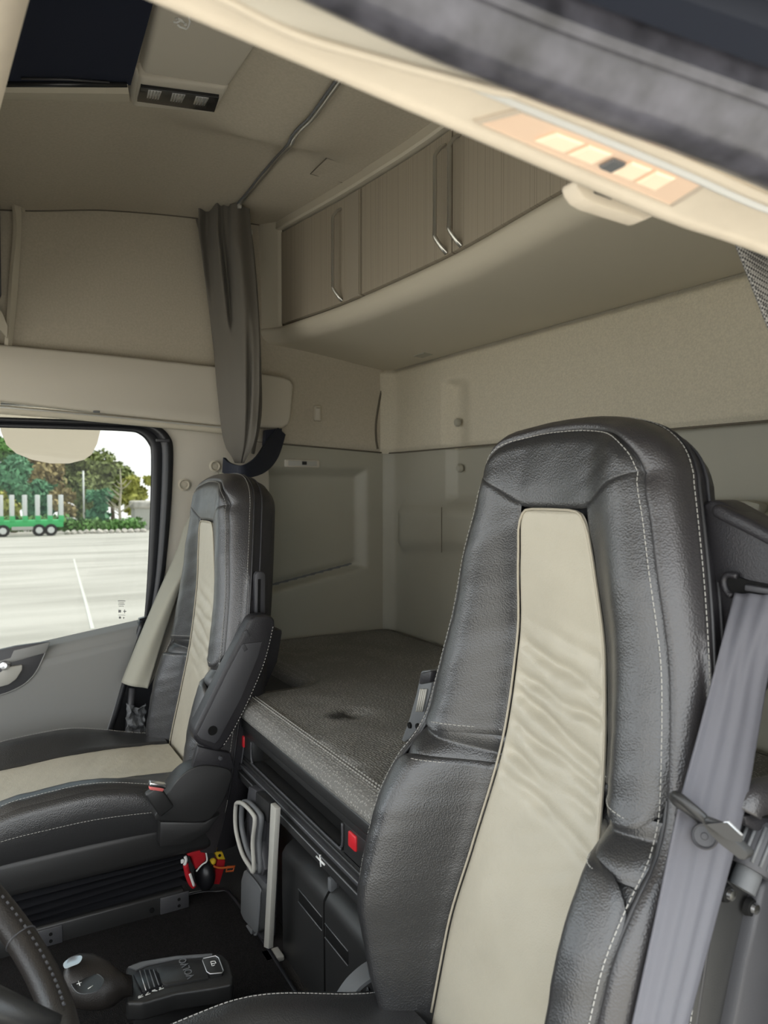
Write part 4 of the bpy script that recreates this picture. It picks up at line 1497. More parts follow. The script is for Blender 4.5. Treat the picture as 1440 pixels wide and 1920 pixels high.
def cprof(x):
    b = tBot(x)
    e = sm((x - .93) / .12)                      # the end of the body is rounded towards the side wall
    pr = []
    pr.append((YC - .004, b))
    for k in range(9):                            # rolled lower edge
        an = PI / 2 * k / 8
        pr.append((YC + .012 - .052 * (1 - math.cos(an)) - .0 * e, b - .006 - .050 * math.sin(an)))
    y_end = YC - .040
    for k in range(1, 13):
        f = k / 12
        pr.append((lerp(y_end, YB + .005, f), lerp(b - .056, 1.506, sm(f) * .5 + f * .5)))
    return [Vector((x, y + .045 * e * max(0, 1 - max(0, YC - y) / .3), z)) for y, z in pr]


body = rings('underside', [cprof(x) for x in xs_], 'beige', cab)
# end stile and top rail
def stile(s, t):
    x = lerp(.936, 1.045, s)
    e = sm((x - .93) / .12)
    zb0, zt0 = tBot(x) - .004, ceil_z(min(x, 1.03), YC + .04) + .01
    return (x, YC + .010 + .045 * e - .010 * (1 - sm(s / .10)), lerp(zb0, zt0, t))


grid('end_stile', 24, 12, stile, 'beige', cab)
tr_x = list(np.linspace(.98, -1.0, 30))
rings('top_rail', [[Vector((x, YC + .012, tTop(x) + .006)), Vector((x, YC + .016, tTop(x) + .012)), Vector((x, YC + .014, ceil_z(x, YC) + .01)), Vector((x, YC - .05, ceil_z(x, YC) + .01)), Vector((x, YC - .05, tTop(x) + .006))] for x in tr_x], 'beige', cab, True, True, False)
box2('back_board', (-1.05, YC - .08, 1.56), (1.05, YC - .055, 1.98), 'void', cab)  # black colour puts the shade of the cabinet interior into the door gaps


def cab_door(x0, x1, handle_x, flip, plain=None):
    n = 14
    xs2 = list(np.linspace(x0, x1, n))
    d = rings('door', [[Vector((x, YC - .006, tBot(x) + .004)), Vector((x, YC + .004, tBot(x) + .007)), Vector((x, YC + .004, tTop(x) - .003)), Vector((x, YC - .006, tTop(x))), Vector((x, YC - .02, tTop(x))), Vector((x, YC - .02, tBot(x) + .004))] for x in xs2], 'laminate', cab, True, True, False)
    if plain:
        a, b = plain
        rings('edge_strip', [[Vector((x, YC + .0045, tBot(x) + .007)), Vector((x, YC + .007, tBot(x) + .009)), Vector((x, YC + .007, tTop(x) - .005)), Vector((x, YC + .0045, tTop(x) - .003))] for x in np.linspace(a, b, 5)], 'laminateplain', d, True, True, False)
    zt, zb_ = tTop(handle_x) - .055, tBot(handle_x) + .040
    yo = YC + .028
    hx = handle_x
    hpz = smoothpath([(hx - .012 * flip, YC + .004, zb_ - .030), (hx - .010 * flip, YC + .014, zb_ - .020), (hx, yo, zb_ + .006), (hx, yo, zb_ + .018), (hx, yo, lerp(zb_, zt, .35)), (hx, yo, lerp(zb_, zt, .65)), (hx, yo, zt - .012), (hx, yo, zt), (hx - .004 * flip, YC + .016, zt + .018), (hx - .006 * flip, YC + .004, zt + .026)], 5)
    tube('handle', hpz, .0062, 'alu', d, 8, False, True, .7)
    return d


cab_door(.934, .355, .478, 1, (.425, .359))
cab_door(.345, -.082, -.052, 1, None)
cab_door(-.088, -.86, -.108, 1, None)
# tape patch on the underside at the back
p_ = [Vector((x, y, 1.5045 + .06 * (y - YB) + .0)) for x, y in ()]
tp0 = [at(u, v, z=1.512) for u, v in ((775, 666), (795, 660), (852, 667), (828, 676))]
mesh('tape_patch', [p + Vector((0, 0, -.004)) for p in tp0] + [p for p in tp0], [[0, 1, 2, 3], [7, 6, 5, 4], [0, 4, 5, 1], [1, 5, 6, 2], [2, 6, 7, 3], [3, 7, 4, 0]], 'wallplastic', body)

# ---- mattress
MX0, MX1, MYF, MYS, MZ = -.47, .402, -.595, -.815, .520
outl = [(MX1, MYF), (MX1, MYS), (1.015, MYS), (1.015, YB + .01), (-1.04, YB + .01), (-1.04, MYS), (MX0, MYS), (MX0, MYF)]


def round_poly(pts, r, seg=6):
    out = []
    n = len(pts)
    for i in range(n):
        p, a, b = Vector(pts[i]), Vector(pts[i - 1]), Vector(pts[(i + 1) % n])
        d1, d2 = (a - p).normalized(), (b - p).normalized()
        rr_ = min(r, (a - p).length * .45, (b - p).length * .45)
        s, e = p + d1 * rr_, p + d2 * rr_
        for k in range(seg + 1):
            t = k / seg
            out.append(s * (1 - t) ** 2 + p * 2 * t * (1 - t) + e * t * t)
    return out


def offset_poly(pts, d):
    out = []
    n = len(pts)
    for i in range(n):
        a, b = pts[i - 1], pts[(i + 1) % n]
        t = (b - a).normalized()
        out.append(pts[i] + Vector((-t.y, t.x)) * d)
    return out


ro = round_poly([Vector(p) for p in outl], .06)
area = sum(ro[i - 1].x * ro[i].y - ro[i].x * ro[i - 1].y for i in range(len(ro)))
sg = 1 if area > 0 else -1
mroot = root('mattress', (0, -1.0, .44), 'grey speckled mattress on the bunk', 'mattress')
lay = [(.0, .474), (-.006, .479), (-.008, .490), (-.006, .500), (.004, .510), (.018, .516), (.04, .520)]
rl_ = []
for d, z in lay:
    rl_.append([Vector((p.x, p.y, z)) for p in offset_poly(ro, sg * d)])
side = rings('mattress_border', rl_, 'mattress', mroot, True, False)
# top as a height field over the inner outline
inn = offset_poly(ro, sg * .04)


def inside(x, y):
    c = False
    n = len(inn)
    for i in range(n):
        a, b = inn[i - 1], inn[i]
        if (a.y > y) != (b.y > y) and x < (b.x - a.x) * (y - a.y) / (b.y - a.y) + a.x:
            c = not c
    return c


def mz(x, y):
    z = .519 + .012 * sm((y + 1.35) / .2) * 0 + .006 * noise.noise(Vector((x * 3, y * 3, 0)))
    z -= .012 * math.exp(-((x - .10) ** 2 + (y + .80) ** 2) / .0010)
    z += .004 * noise.noise(Vector((x * 9, y * 9, 5)))
    return z


bm = bmesh.new()
vl = [bm.verts.new((p.x, p.y, .519)) for p in inn]
bm.faces.new(vl)
bmesh.ops.triangulate(bm, faces=bm.faces)
for _ in range(5):
    bmesh.ops.subdivide_edges(bm, edges=[e for e in bm.edges if e.calc_length() > .04], cuts=1, use_grid_fill=True)
    bmesh.ops.triangulate(bm, faces=[f for f in bm.faces if len(f.verts) > 3])
for v in bm.verts:
    if not v.is_boundary:
        v.co.z = mz(v.co.x, v.co.y)
bm.verts.index_update()
mesh('mattress_top', [v.co.copy() for v in bm.verts], [[v.index for v in f.verts] for f in bm.faces], 'mattress', mroot, True)
bm.free()
ed = [Vector((p.x, p.y, .521)) for p in offset_poly(ro, sg * .032)]
k0 = len(ed)
fl = [p for p in ed if p.y > MYF - .15]
fl = sorted([p for p in fl if MX0 + .03 < p.x < MX1 - .01], key=lambda p: -p.x)
lx = list(np.linspace(MX1 - .02, MX0 + .05, 30))
stitches('stitching', [Vector((x, MYF - .030, .5205)) for x in lx], mroot, .006, .005, .0011)
stitches('stitching', [Vector((x, MYF - .038, .5210)) for x in lx], mroot, .006, .005, .0011)
# dark stain with a dent on the mattress top: scuffed patch
sp = at(652, 1338, z=.517)

# ---- bunk base front
bunk = root('bunk_base', (0, -.60, 0), 'black bunk base with long tray and storage doors under the mattress', 'bunk base')
BX0, BX1 = -.43, .398
box2('bunk_platform', (-1.04, YB + .01, .36), (1.0, -.84, .473), 'blackplastic', bunk)
box2('platform_centre', (BX0, -.84, .44), (BX1, -.62, .473), 'blackplastic', bunk)
yF = -.600


def bp_(u, v):
    return at(u, v, y=yF)


# tray panel: frame pieces around a deep tray
box2('panel_top', (BX0, -.64, .448), (BX1 + .01, yF + .006, .474), 'blackplastic', bunk, .004)
box2('panel_upper', (BX0, -.63, .430), (BX1, yF, .450), 'blackplastic', bunk, .002)
box2('panel_end', (.270, -.63, .372), (BX1, yF, .432), 'blackplastic', bunk, .002)
box2('panel_end', (BX0, -.63, .372), (-.235, yF, .432), 'blackplastic', bunk, .002)
box2('panel_lower', (BX0, -.63, .366), (BX1, yF, .378), 'blackplastic', bunk, .002)
# the tray itself
ty = [(yF + .001, .378), (-.615, .376), (-.650, .379), (-.675, .389), (-.685, .405), (-.685, .433)]
rings('tray', [[Vector((x, y, z)) for y, z in ty] for x in (.272, .0, -.237)], 'blackplastic', bunk)
tube('tray_lip', smoothpath([(.270, yF + .002, .430), (.270, yF + .002, .393), (.262, yF + .002, .381), (.245, yF + .003, .378), (0, yF + .003, .378), (-.21, yF + .003, .378), (-.228, yF + .002, .381), (-.236, yF + .002, .393), (-.236, yF + .002, .430)], 5), .0028, 'doordark', bunk, 6)
# rail mouldings
for (z0_, z1_, dy, m_) in ((.358, .368, .004, 'blackplastic'), (.347, .357, .010, 'doordark'), (.340, .346, .006, 'blackplastic'), (.318, .340, .014, 'blackplastic')):
    box2('rail_moulding', (BX0, -.64, z0_), (BX1 + .012, yF + dy, z1_), m_, bunk, .003, 3)
tube('rail_line', [(BX1 + .01, yF + .0145, .339), (BX0, yF + .0145, .339)], .0016, 'greyplastic', bunk, 6)  # lighter grey lines put the rail's edge highlights into colour
tube('rail_line', [(BX1 + .01, yF + .0105, .356), (BX0, yF + .0105, .356)], .0016, 'greyplastic', bunk, 6)
for x in (.340, -.276):
    t_ = box2('release_tab', (x - .015, yF - .004, .398), (x + .015, yF + .004, .427), 'red', bunk, .003, 2)
    t_['label'] = 'red tab'
# white pictograms on the rail
zi, yi = .330, yF + .0148


def icon_bar(parent, x0, z0, x1, z1, w_=.0016):
    tube('pictogram', [(x0, yi, z0), (x1, yi, z1)], w_, 'white', parent, 5)


for s_ in ((.173, .338, .199, .338), (.199, .338, .199, .320), (.199, .320, .189, .320), (.173, .338, .173, .320), (.173, .320, .180, .320), (.189, .320, .189, .329), (.189, .329, .180, .329)):
    icon_bar(bunk, *s_)
for an in (0, 80):
    c_, s2 = math.cos(math.radians(an)), math.sin(math.radians(an))
    L2 = .019 if an == 0 else .011
    icon_bar(bunk, -.166 - c_ * L2, .331 - s2 * L2, -.166 + c_ * L2, .331 + s2 * L2, .0022)
# recessed back panel above the drawers
box2('back_panel', (BX0, -.665, .0), (.30, -.645, .33), 'doordark', bunk)
box2('divider', (-.150, -.645, .0), (-.130, -.630, .33), 'blackplastic', bunk, .002)
box2('divider_clip', (-.147, -.632, .250), (-.133, -.615, .276), 'greyplastic', bunk, .002)
box2('dark_void_front', (.385, -.86, 0), (1.0, -.84, .37), 'void', bunk)  # added black fronts: the darkness under the bunk is put into their colour
box2('dark_void_front', (-1.0, -.86, 0), (BX0, -.84, .37), 'void', bunk)
box2('end_wall', (.36, -.85, 0), (.385, -.66, .33), 'void', bunk)


def locker(x0, x1):
    ya = -.606
    pr = [(ya, -.0), (ya + .002, .222), (ya + .001, .233), (ya - .008, .247), (ya - .026, .258), (-.642, .260), (-.642, .0)]
    lk = rings('locker_door', [[Vector((x, y, z)) for y, z in pr] for x in (x0, x1)], 'blackplastic', bunk, True, True, False)
    autosmooth(lk, 35)
    return lk


l1 = locker(.085, -.136)
l2 = locker(-.144, -.37)
for (lk, xa, xb, z0_, z1_) in ((l1, -.012, -.132, .170, .196), (l2, -.147, -.248, .165, .191)):
    f = box2('finger_slot', (xb, -.620, z0_), (xa, -.6035, z1_), 'void', lk, .002)
    tube('slot_edge', [(xa, -.603, z1_ + .001), (xb, -.603, z1_ + .001)], .0012, 'greyplastic', lk, 6)
    tube('slot_edge', [(xa, -.603, z0_ - .001), (xb, -.603, z0_ - .001)], .0012, 'greyplastic', lk, 6)

# ---- grey panel with loop grip leaning against the bunk base
gp2 = root('ladder_panel', (.2, -.57, 0), 'grey folded panel with loop grip standing against the bunk base', 'panel')
yl = -.575
prism('edge_strip', [at(u, v, y=yl + .020) for u, v in ((507, 1506), (517, 1516), (512, 1600), (503, 1780), (494, 1776), (503, 1600))], (0, -.012, 0), 'lightgrey', gp2, .002)
bd_ = [at(u, v, y=yl) for u, v in ((466, 1474), (480, 1482), (507, 1508), (506, 1530), (500, 1560), (498, 1660), (494, 1760), (480, 1772), (470, 1765), (460, 1740), (462, 1620), (462, 1500))]
prism('panel_body', bd_, (0, -.03, 0), 'doordark', gp2, .003)
prism('panel_lid', [at(u, v, y=yl + .006) for u, v in ((479, 1484), (505, 1508), (502, 1545), (478, 1520))], (0, -.02, 0), 'blackplastic', gp2, .003)
# loop grip
lo_ = [at(u, v, y=yl + .03) for u, v in ((446, 1505), (457, 1508), (474, 1526), (478, 1540), (474, 1580), (476, 1632), (468, 1624), (454, 1600), (444, 1565), (441, 1540), (442, 1512))]
tube('loop_grip', smoothpath(lo_, 5, True), .005, 'lightgrey', gp2, 8, True)
lo2 = [p + Vector((-.004, -.014, 0)) for p in lo_]
tube('loop_rim', smoothpath(lo2, 5, True), .0065, 'greyplastic', gp2, 8, True)
prism('grip_arm', [at(u, v, y=yl + .014) for u, v in ((476, 1524), (490, 1534), (487, 1580), (496, 1632), (492, 1642), (478, 1640), (474, 1600), (480, 1560))], (0, -.02, 0), 'doordark', gp2, .003)
fb = [at(u, v, y=yl + .016) for u, v in ((456, 1632), (464, 1634), (488, 1664), (489, 1680), (484, 1745), (478, 1752), (456, 1726), (450, 1712), (451, 1650))]
fl_ = prism('flap_box', fb, (0, -.04, 0), 'greyplastic', gp2, .006, 3)
tube('flap_rim', smoothpath([p + Vector((0, .001, 0)) for p in fb[1:6]], 4), .0025, 'greyplastic', fl_, 6)
prism('flap_foot', [at(u, v, y=yl + .014) for u, v in ((461, 1734), (472, 1744), (470, 1764), (456, 1748))], (0, -.03, 0), 'greyplastic', gp2, .003)
box2('floor_tab', (.060, -.60, .0), (.10, yl + .018, .012), 'lightgrey', gp2, .003)

# ---- floor mat
mt = [Vector((x, y, .0)) for x, y in ((.30, .45), (.365, .30), (.405, -.20), (.415, -.46), (.395, -.545), (.33, -.575), (-.12, -.575), (-.30, -.57), (-.30, .45))]
mp_ = [Vector((p.x, p.y, .0)) for p in smoothpath(mt, 4, True)]
fm = root('floor_mat', (.05, -.2, 0), 'black carpet mat on the tunnel floor between the seats', 'mat')
prism('mat_pile', mp_, (0, 0, .012), 'carpet', fm, .003)
tube('mat_binding', [p + Vector((0, 0, .010)) for p in mp_], .005, 'rubber', fm, 8, True)

# ---- curtain rail
ry_ = [on_ceil(u, v, -.012) for u, v in ((735, 30), (680, 96), (640, 148), (600, 203), (583, 225), (566, 241), (552, 258), (543, 275), (520, 299), (490, 334), (466, 364), (449, 383))]
cr = root('curtain_rail', (.4, -.74, 1.93), 'thin aluminium curtain rail across the headliner', 'rail')
rp_ = smoothpath(ry_, 4)
tube('rail_track', rp_, .0055, 'alu', cr, 8)
tube('rail_groove', [p + Vector((0, .007, .001)) for p in rp_], .003, 'greyplastic', cr, 6)
box('end_stop', ry_[-1] + Vector((0, 0, -.004)), (.012, .012, .018), 'lightgrey', cr, .003)

# ---- curtain bundle hanging from the rail
cu = root('curtain', (.86, -.74, 1.10), 'taupe curtain gathered in a hanging bundle by the window pillar', 'curtain')
rows = [(388, 372, 468), (430, 372, 471), (480, 378, 476), (540, 386, 481), (600, 394, 485), (660, 401, 487), (720, 406, 487), (770, 411, 485), (810, 416, 481), (838, 423, 474), (856, 434, 464), (868, 440, 458)]
Lx = Tab([(r[0], r[1]) for r in rows])
Rx = Tab([(r[0], r[2]) for r in rows])


def curt(s, t):
    v = lerp(390, 868, t)
    open_ = 1 - sm((t - .80) / .2)
    x0 = at(Lx(v), v, x=lerp(.965, .90, t))
    x1 = at(Rx(v), v, y=lerp(-.80, -.79, t))
    # folds: deep pleats at the top that flatten lower down
    if s <= .5:
        k = s * 2
        p = x0.lerp(x1, k)
        d = (EYE - p)
        d.z = 0
        d.normalize()
        f = .028 * math.cos(2 * PI * (k * 2.6 + .12 * math.sin(t * 4))) * (1 - sm((t - .25) / .3)) * (1 if k < .62 else .35)
        f += .034 * math.exp(-((k - .72) / .2) ** 2) * (.4 + .6 * sm(t / .2)) * (.3 + .7 * open_)
        f -= .034 * math.exp(-((k - .84 + .1 * t) / .05) ** 2) * sm((t - .35) / .4)
        f -= .034 * math.exp(-((k - .44) / .05) ** 2) * (1 - sm((t - .42) / .1))
        f += .012 * noise.noise(Vector((k * 3, t * 3, 4)))
        f += .030 * math.sin(PI * k) * open_
        return p + d * f * (.35 + .65 * open_)
    k = (1 - s) * 2
    p = x0.lerp(x1, k)
    d = (p - EYE)
    d.z = 0
    d.normalize()
    return p + d * (.020 * math.sin(PI * k) + .002)


grid('curtain_cloth', 96, 110, curt, 'curtain', cu, True)
# loose left flap at the top
fq = [at(u, v, x=.985) for u, v in ((366, 411), (398, 408), (404, 470), (392, 560), (384, 520), (371, 430))]
prism('curtain_flap', fq, (-.008, -.01, 0), 'curtain', cu, .002)
lathe('curtain_hook', [(0, .006), (.006, .004), (.006, -.010)], at(470, 434, y=-.80), (0, 0, 1), 'lightgrey', cu, 10)
# edge of the curtain hanging behind
eb = smoothpath([at(u, v, y=-.835) for u, v in ((468, 430), (476, 500), (483, 600), (487, 700), (487, 780), (474, 850))], 5)
tube('curtain_hem', eb, .006, 'curtain', cu, 8)
# strap
stp = root('curtain_strap', at(470, 850, y=-.79), 'dark navy tie strap holding the curtain above the passenger seat', 'strap')
sl_ = [at(u, v, x=x) for u, v, x in ((421, 858, .90), (432, 868, .86), (455, 872, .82), (480, 856, .86), (500, 826, .92), (520, 803, .965))]
sr_ = [at(u, v, x=x) for u, v, x in ((419, 886, .90), (432, 894, .86), (460, 897, .82), (496, 886, .86), (520, 858, .92), (534, 816, .965))]
ribbon('strap_band', smoothpath(sl_, 5), smoothpath(sr_, 5), .010, 'strap', stp)
prism('strap_anchor', [at(u, v, x=.968) for u, v in ((498, 806), (530, 803), (526, 828), (514, 842), (496, 836))], (.03, 0, 0), 'strap', stp, .004)
# pale lining tail of the curtain hanging behind the seat
tl = [((412, 884), .93), ((398, 905), .93), ((352, 975), .93), ((330, 1035), .93), ((300, 1100), .92), ((262, 1190), .915), ((228, 1278), .905)]
trr = [((424, 893), .89), ((406, 935), .88), ((386, 982), .87), ((370, 1040), .87), ((338, 1105), .865), ((304, 1200), .86), ((276, 1292), .85)]
tail = root('curtain_tail', at(250, 1285, x=.88), 'pale lining strip of curtain draped beside the passenger seat', 'curtain')
A = smoothpath([at(*p, x=x) for p, x in tl], 6)
B_ = smoothpath([at(*p, x=x) for p, x in trr], 6)
n_t = len(A)


def tailf(s, t):
    i = min(int(t * (n_t - 1)), n_t - 2)
    f = t * (n_t - 1) - i
    a, b = A[i].lerp(A[i + 1], f), B_[i].lerp(B_[i + 1], f)
    p = a.lerp(b, s)
    p += Vector((-.008, .004, 0)) * math.sin(s * 5 + t * 7) + Vector((-.02, .0, 0)) * math.sin(PI * s)
    return p


tg_ = grid('tail_cloth', 12, 60, tailf, 'curtainlining', tail)
md = tg_.modifiers.new('thickness', 'SOLIDIFY')
md.thickness = .004
dk = [((400, 930), .90), ((384, 985), .89), ((366, 1045), .89), ((336, 1110), .885), ((304, 1205), .88), ((276, 1290), .87)]
dk2 = [((408, 950), .87), ((398, 1010), .86), ((372, 1075), .86), ((352, 1130), .855), ((322, 1200), .85), ((296, 1260), .84)]
ribbon('tail_fold', smoothpath([at(*p, x=x + .02) for p, x in dk], 4), smoothpath([at(*p, x=x + .02) for p, x in dk2], 4), .003, 'curtain', tail)

# ---- roof console with interior lamp and exit pictogram
rc = root('roof_console', (.05, -.43, 1.90), 'beige roof console with clear lamp next to the navy hatch', 'console')
zr = 1.872


def rcp(u, v, z=zr):
    return at(u, v, z=z)


# underside quadrilateral, extended towards the driver
q0, q1 = rcp(250, 108), rcp(290, -30)
q2, q3 = rcp(428, 165), rcp(500, 60)
q1 = q0 + (q1 - q0) * 2.2
q3 = q2 + (q3 - q2) * 3.0


def loftq(name, tops, bots, m, parent, bev=0.004):
    vs = tops + bots
    n = len(tops)
    fs = [list(range(n)), list(range(2 * n - 1, n - 1, -1))] + [[i, n + i, n + (i + 1) % n, (i + 1) % n] for i in range(n)]
    bm_ = bmesh.new()
    vv = [bm_.verts.new(v) for v in vs]
    for f in fs:
        bm_.faces.new([vv[i] for i in f])
    bmesh.ops.recalc_face_normals(bm_, faces=bm_.faces)
    bmesh.ops.bevel(bm_, geom=list(bm_.edges), offset=bev, segments=3, affect='EDGES', profile=.5, clamp_overlap=True)
    bm_.verts.index_update()
    o = mesh(name, [v.co.copy() for v in bm_.verts], [[v.index for v in f.verts] for f in bm_.faces], m, parent)
    bm_.free()
    return autosmooth(o, 40)


up_ = Vector((0, 0, .07))
low = [q1, rcp(268, 140), rcp(428, 165), q3]
loftq('console_cover', low, [low[0] + up_ + Vector((0, .02, 0)), low[1] + up_ + Vector((.0, .025, 0)), low[2] + up_ + Vector((0, -.012, 0)), low[3] + up_ + Vector((0, -.012, 0))], 'panelplastic', rc, .010)
hw = [rcp(262, 146, zr - .004), rcp(428, 167, zr - .004), rcp(402, 214, zr + .012), rcp(250, 200, zr + .012)]
hous = loftq('lamp_housing', hw, [hw[0] + up_ + Vector((0, .02, 0)), hw[1] + up_ + Vector((0, -.01, 0)), hw[2] + up_ + Vector((.02, -.01, 0)), hw[3] + up_ + Vector((.02, .02, 0))], 'panelplastic', rc, .008)
# side cheek towards the hatch
ck = [rcp(246, 108, zr + .006), rcp(262, 142, zr - .003), rcp(250, 201, zr + .012), rcp(236, 155, zr + .03)]
loftq('housing_cheek', ck, [p + Vector((.0, .012, .06)) for p in ck], 'panelplastic', rc, .004)
lz = [rcp(264, 161, zr - .0045), rcp(411, 181, zr - .0045), rcp(402, 208, zr + .003), rcp(257, 188, zr + .003)]
lzb = [p + Vector((0, 0, -.003)) for p in lz]
loftq('lamp_lens', lzb, [p + Vector((0, 0, .012)) for p in lzb], 'blacklens', hous, .001)
for k in range(3):
    f = .18 + .30 * k
    c0 = lzb[0].lerp(lzb[1], f).lerp(lzb[3].lerp(lzb[2], f), .35) + Vector((0, 0, -.0012))
    ex, ey_ = (lzb[1] - lzb[0]) * .085, (lzb[3] - lzb[0]) * .28
    pr_ = [c0 - ex - ey_, c0 + ex - ey_, c0 + ex * .9 + ey_, c0 - ex * .9 + ey_]
    lb = loftq('lamp_reflector', pr_, [p + Vector((0, 0, .003)) for p in pr_], 'chrome', hous, .0005)
    for j in range(4):
        tube('reflector_facet', [pr_[0].lerp(pr_[1], .15 + .23 * j) + Vector((0, 0, -.001)), pr_[3].lerp(pr_[2], .15 + .23 * j) + Vector((0, 0, -.001))], .0012, 'steel', lb, 5)
# exit pictogram: figure leaning out of a frame
for seg_ in (((333, 46), (337, 50), (349, 54), (353, 50), (356, 40), (352, 26)), ((325, 41), (332, 42), (338, 38)), ((333, 34), (340, 37), (346, 44)), ((338, 38), (344, 41)), ((330, 34), (332, 36))):
    tube('pictogram', [rcp(u, v, zr - .0008) for u, v in seg_], .0020, 'white', rc, 5)
lathe('pictogram_head', [(0, .001), (.0028, .001), (.0028, -.001)], rcp(348, 46, zr - .001), (0, 0, -1), 'white', rc, 10)

# ---- gear selector beside the driver seat
gs = root('gear_selector', (-.06, -.28, .0), 'black gear selector with lever and button panel on the tunnel', 'gear selector')
zg = .135


def gsp(u, v, z=zg):
    return at(u, v, z=z)


pl_ = [gsp(u, v) for u, v in ((236, 1812), (262, 1800), (330, 1789), (400, 1785), (416, 1788), (428, 1800), (438, 1832), (436, 1845), (400, 1852), (330, 1862), (268, 1880), (236, 1880))]
pb_ = prism('selector_panel', pl_, (0, 0, -.035), 'blackplastic', gs, .006, 3)
prism('panel_rim', [gsp(u, v, zg + .003) for u, v in ((240, 1812), (268, 1802), (330, 1792), (398, 1787), (398, 1791), (330, 1796), (276, 1808), (256, 1818))], (0, 0, -.01), 'greyplastic', pb_, .001)
prism('selector_foot', [gsp(u, v, .10) for u, v in ((250, 1812), (410, 1790), (430, 1840), (250, 1885))], (0, 0, -.09), 'blackplastic', gs, .004)
prism('raised_plate', [gsp(u, v, zg + .005) for u, v in ((292, 1814), (302, 1808), (368, 1796), (380, 1800), (392, 1832), (312, 1846), (300, 1844))], (0, 0, -.01), 'blackplastic', pb_, .003)
bt_ = [gsp(u, v, zg + .007) for u, v in ((381, 1797), (404, 1792), (410, 1796), (419, 1820), (416, 1824), (394, 1826), (388, 1822), (380, 1801))]
tube('button_ring', bt_, .0012, 'chrome', gs, 6, True)
bto = prism('square_button', bt_, (0, 0, -.008), 'blackplastic', gs, .0008)
for seg_ in (((395, 1803), (403, 1802)), ((397, 1807), (405, 1806)), ((399, 1811), (403, 1809)), ((395, 1803), (398, 1811)), ((403, 1802), (405, 1806))):
    tube('pictogram', [gsp(u, v, zg + .0085) for u, v in seg_], .0008, 'white', bto, 5)
text('lettering', 'VOLVO', .020, gsp(350, 1815, zg + .0062), gsp(343, 1801) - gsp(357, 1829), gsp(338, 1818) - gsp(362, 1812), 'greyplastic', pb_)
# gate with chrome detent lines
gt = [gsp(u, v, zg + .006) for u, v in ((250, 1826), (262, 1818), (288, 1817), (298, 1824), (304, 1845), (272, 1858), (266, 1858))]
gate = prism('selector_gate', gt, (0, 0, -.01), 'rubber', gs, .001)
for (a, b, m_) in (((262, 1820), (274, 1857), 'chrome'), ((271, 1819), (281, 1853), 'greyplastic'), ((280, 1818), (290, 1850), 'greyplastic'), ((288, 1818), (298, 1847), 'greyplastic')):
    tube('detent_line', [gsp(*a, zg + .0072), gsp(*b, zg + .0072)], .0013, m_, gate, 6)
for ch, u, v in (('R', 264, 1868), ('N', 277, 1862), ('A', 290, 1856.5), ('M', 302, 1852)):
    text('lettering', ch, .013, gsp(u, v, zg + .0012), gsp(u - 4, v - 9) - gsp(u + 4, v + 9), gsp(u - 9, v + 4) - gsp(u + 9, v - 4), 'white', pb_)
# lever: tilted knob
kp = [((118, 1806), (122, 1884)), ((128, 1796), (136, 1888)), ((146, 1790), (160, 1892)), ((170, 1791), (190, 1892)), ((196, 1802), (214, 1886)), ((222, 1818), (232, 1872)), ((246, 1834), (250, 1864))]
rs2 = []
for i, (a, b) in enumerate(kp):
    z1, z2 = lerp(.215, .165, i / 6), lerp(.150, .128, i / 6)
    pa, pb2 = at(*a, z=z1), at(*b, z=z2)
    c_ = (pa + pb2) / 2
    e1 = (pa - pb2) / 2
    ax_ = (at(250, 1850, z=.14) - at(118, 1840, z=.18)).normalized()
    e2 = ax_.cross(e1).normalized() * min(e1.length * .85, .030)
    sc_ = .55 if i == 0 else 1.0
    rs2.append([c_ + e1 * math.cos(2 * PI * k / 20) * sc_ + e2 * math.sin(2 * PI * k / 20) * sc_ for k in range(20)])
knob = rings('selector_knob', rs2, 'wheel', gs, True, True)


def knp(u, v):
    return at(u, v, z=.205)


prism('knob_button', smoothpath([knp(u, v) + (EYE - knp(u, v)).normalized() * .016 for u, v in ((119, 1806), (134, 1794), (150, 1791), (154, 1796), (148, 1806), (134, 1812), (122, 1816))], 3, True), (EYE - knp(135, 1800)).normalized() * .006, 'chrome', knob, .0)


def kface(u, v, d=.024):
    p = at(u, v, z=.175)
    return p + (EYE - p).normalized() * d


ov = smoothpath([kface(u, v) for u, v in ((134, 1838), (148, 1827), (166, 1824), (184, 1828), (194, 1838), (188, 1852), (172, 1861), (150, 1862), (138, 1852))], 4, True)
kpad = prism('plus_minus_pad', ov, (EYE - kface(165, 1845)).normalized() * .003, 'blackplastic', knob)
tube('pad_ring', ov, .0014, 'greyplastic', knob, 6, True)
for seg_ in (((144, 1845), (153, 1842)), ((147, 1839), (150, 1848)), ((165, 1854), (174, 1848))):
    tube('pad_mark', [kface(u, v, .0275) for u, v in seg_], .0009, 'white', kpad, 5)

# ---- steering wheel rim at the lower left
sw = root('steering_wheel', (-.66, .12, .52), 'black leather steering wheel rim at the lower left corner', 'steering wheel')
# rim circle fitted through three points of its visible arc
pc = [at(15, 1712, x=-.66), at(78, 1795, x=-.655), at(105, 1930, x=-.65)]
rim_n = Vector((0.0, -.50, .86)).normalized()
cwh = Vector((-.655, .165, .60))


def circ(P3):
    a, b, c = P3
    ab, ac = b - a, c - a
    n = ab.cross(ac)
    t = (n.cross(ab) * ac.length_squared + ac.cross(n) * ab.length_squared) / (2 * n.length_squared)
    return a + t, t.length, n.normalized()


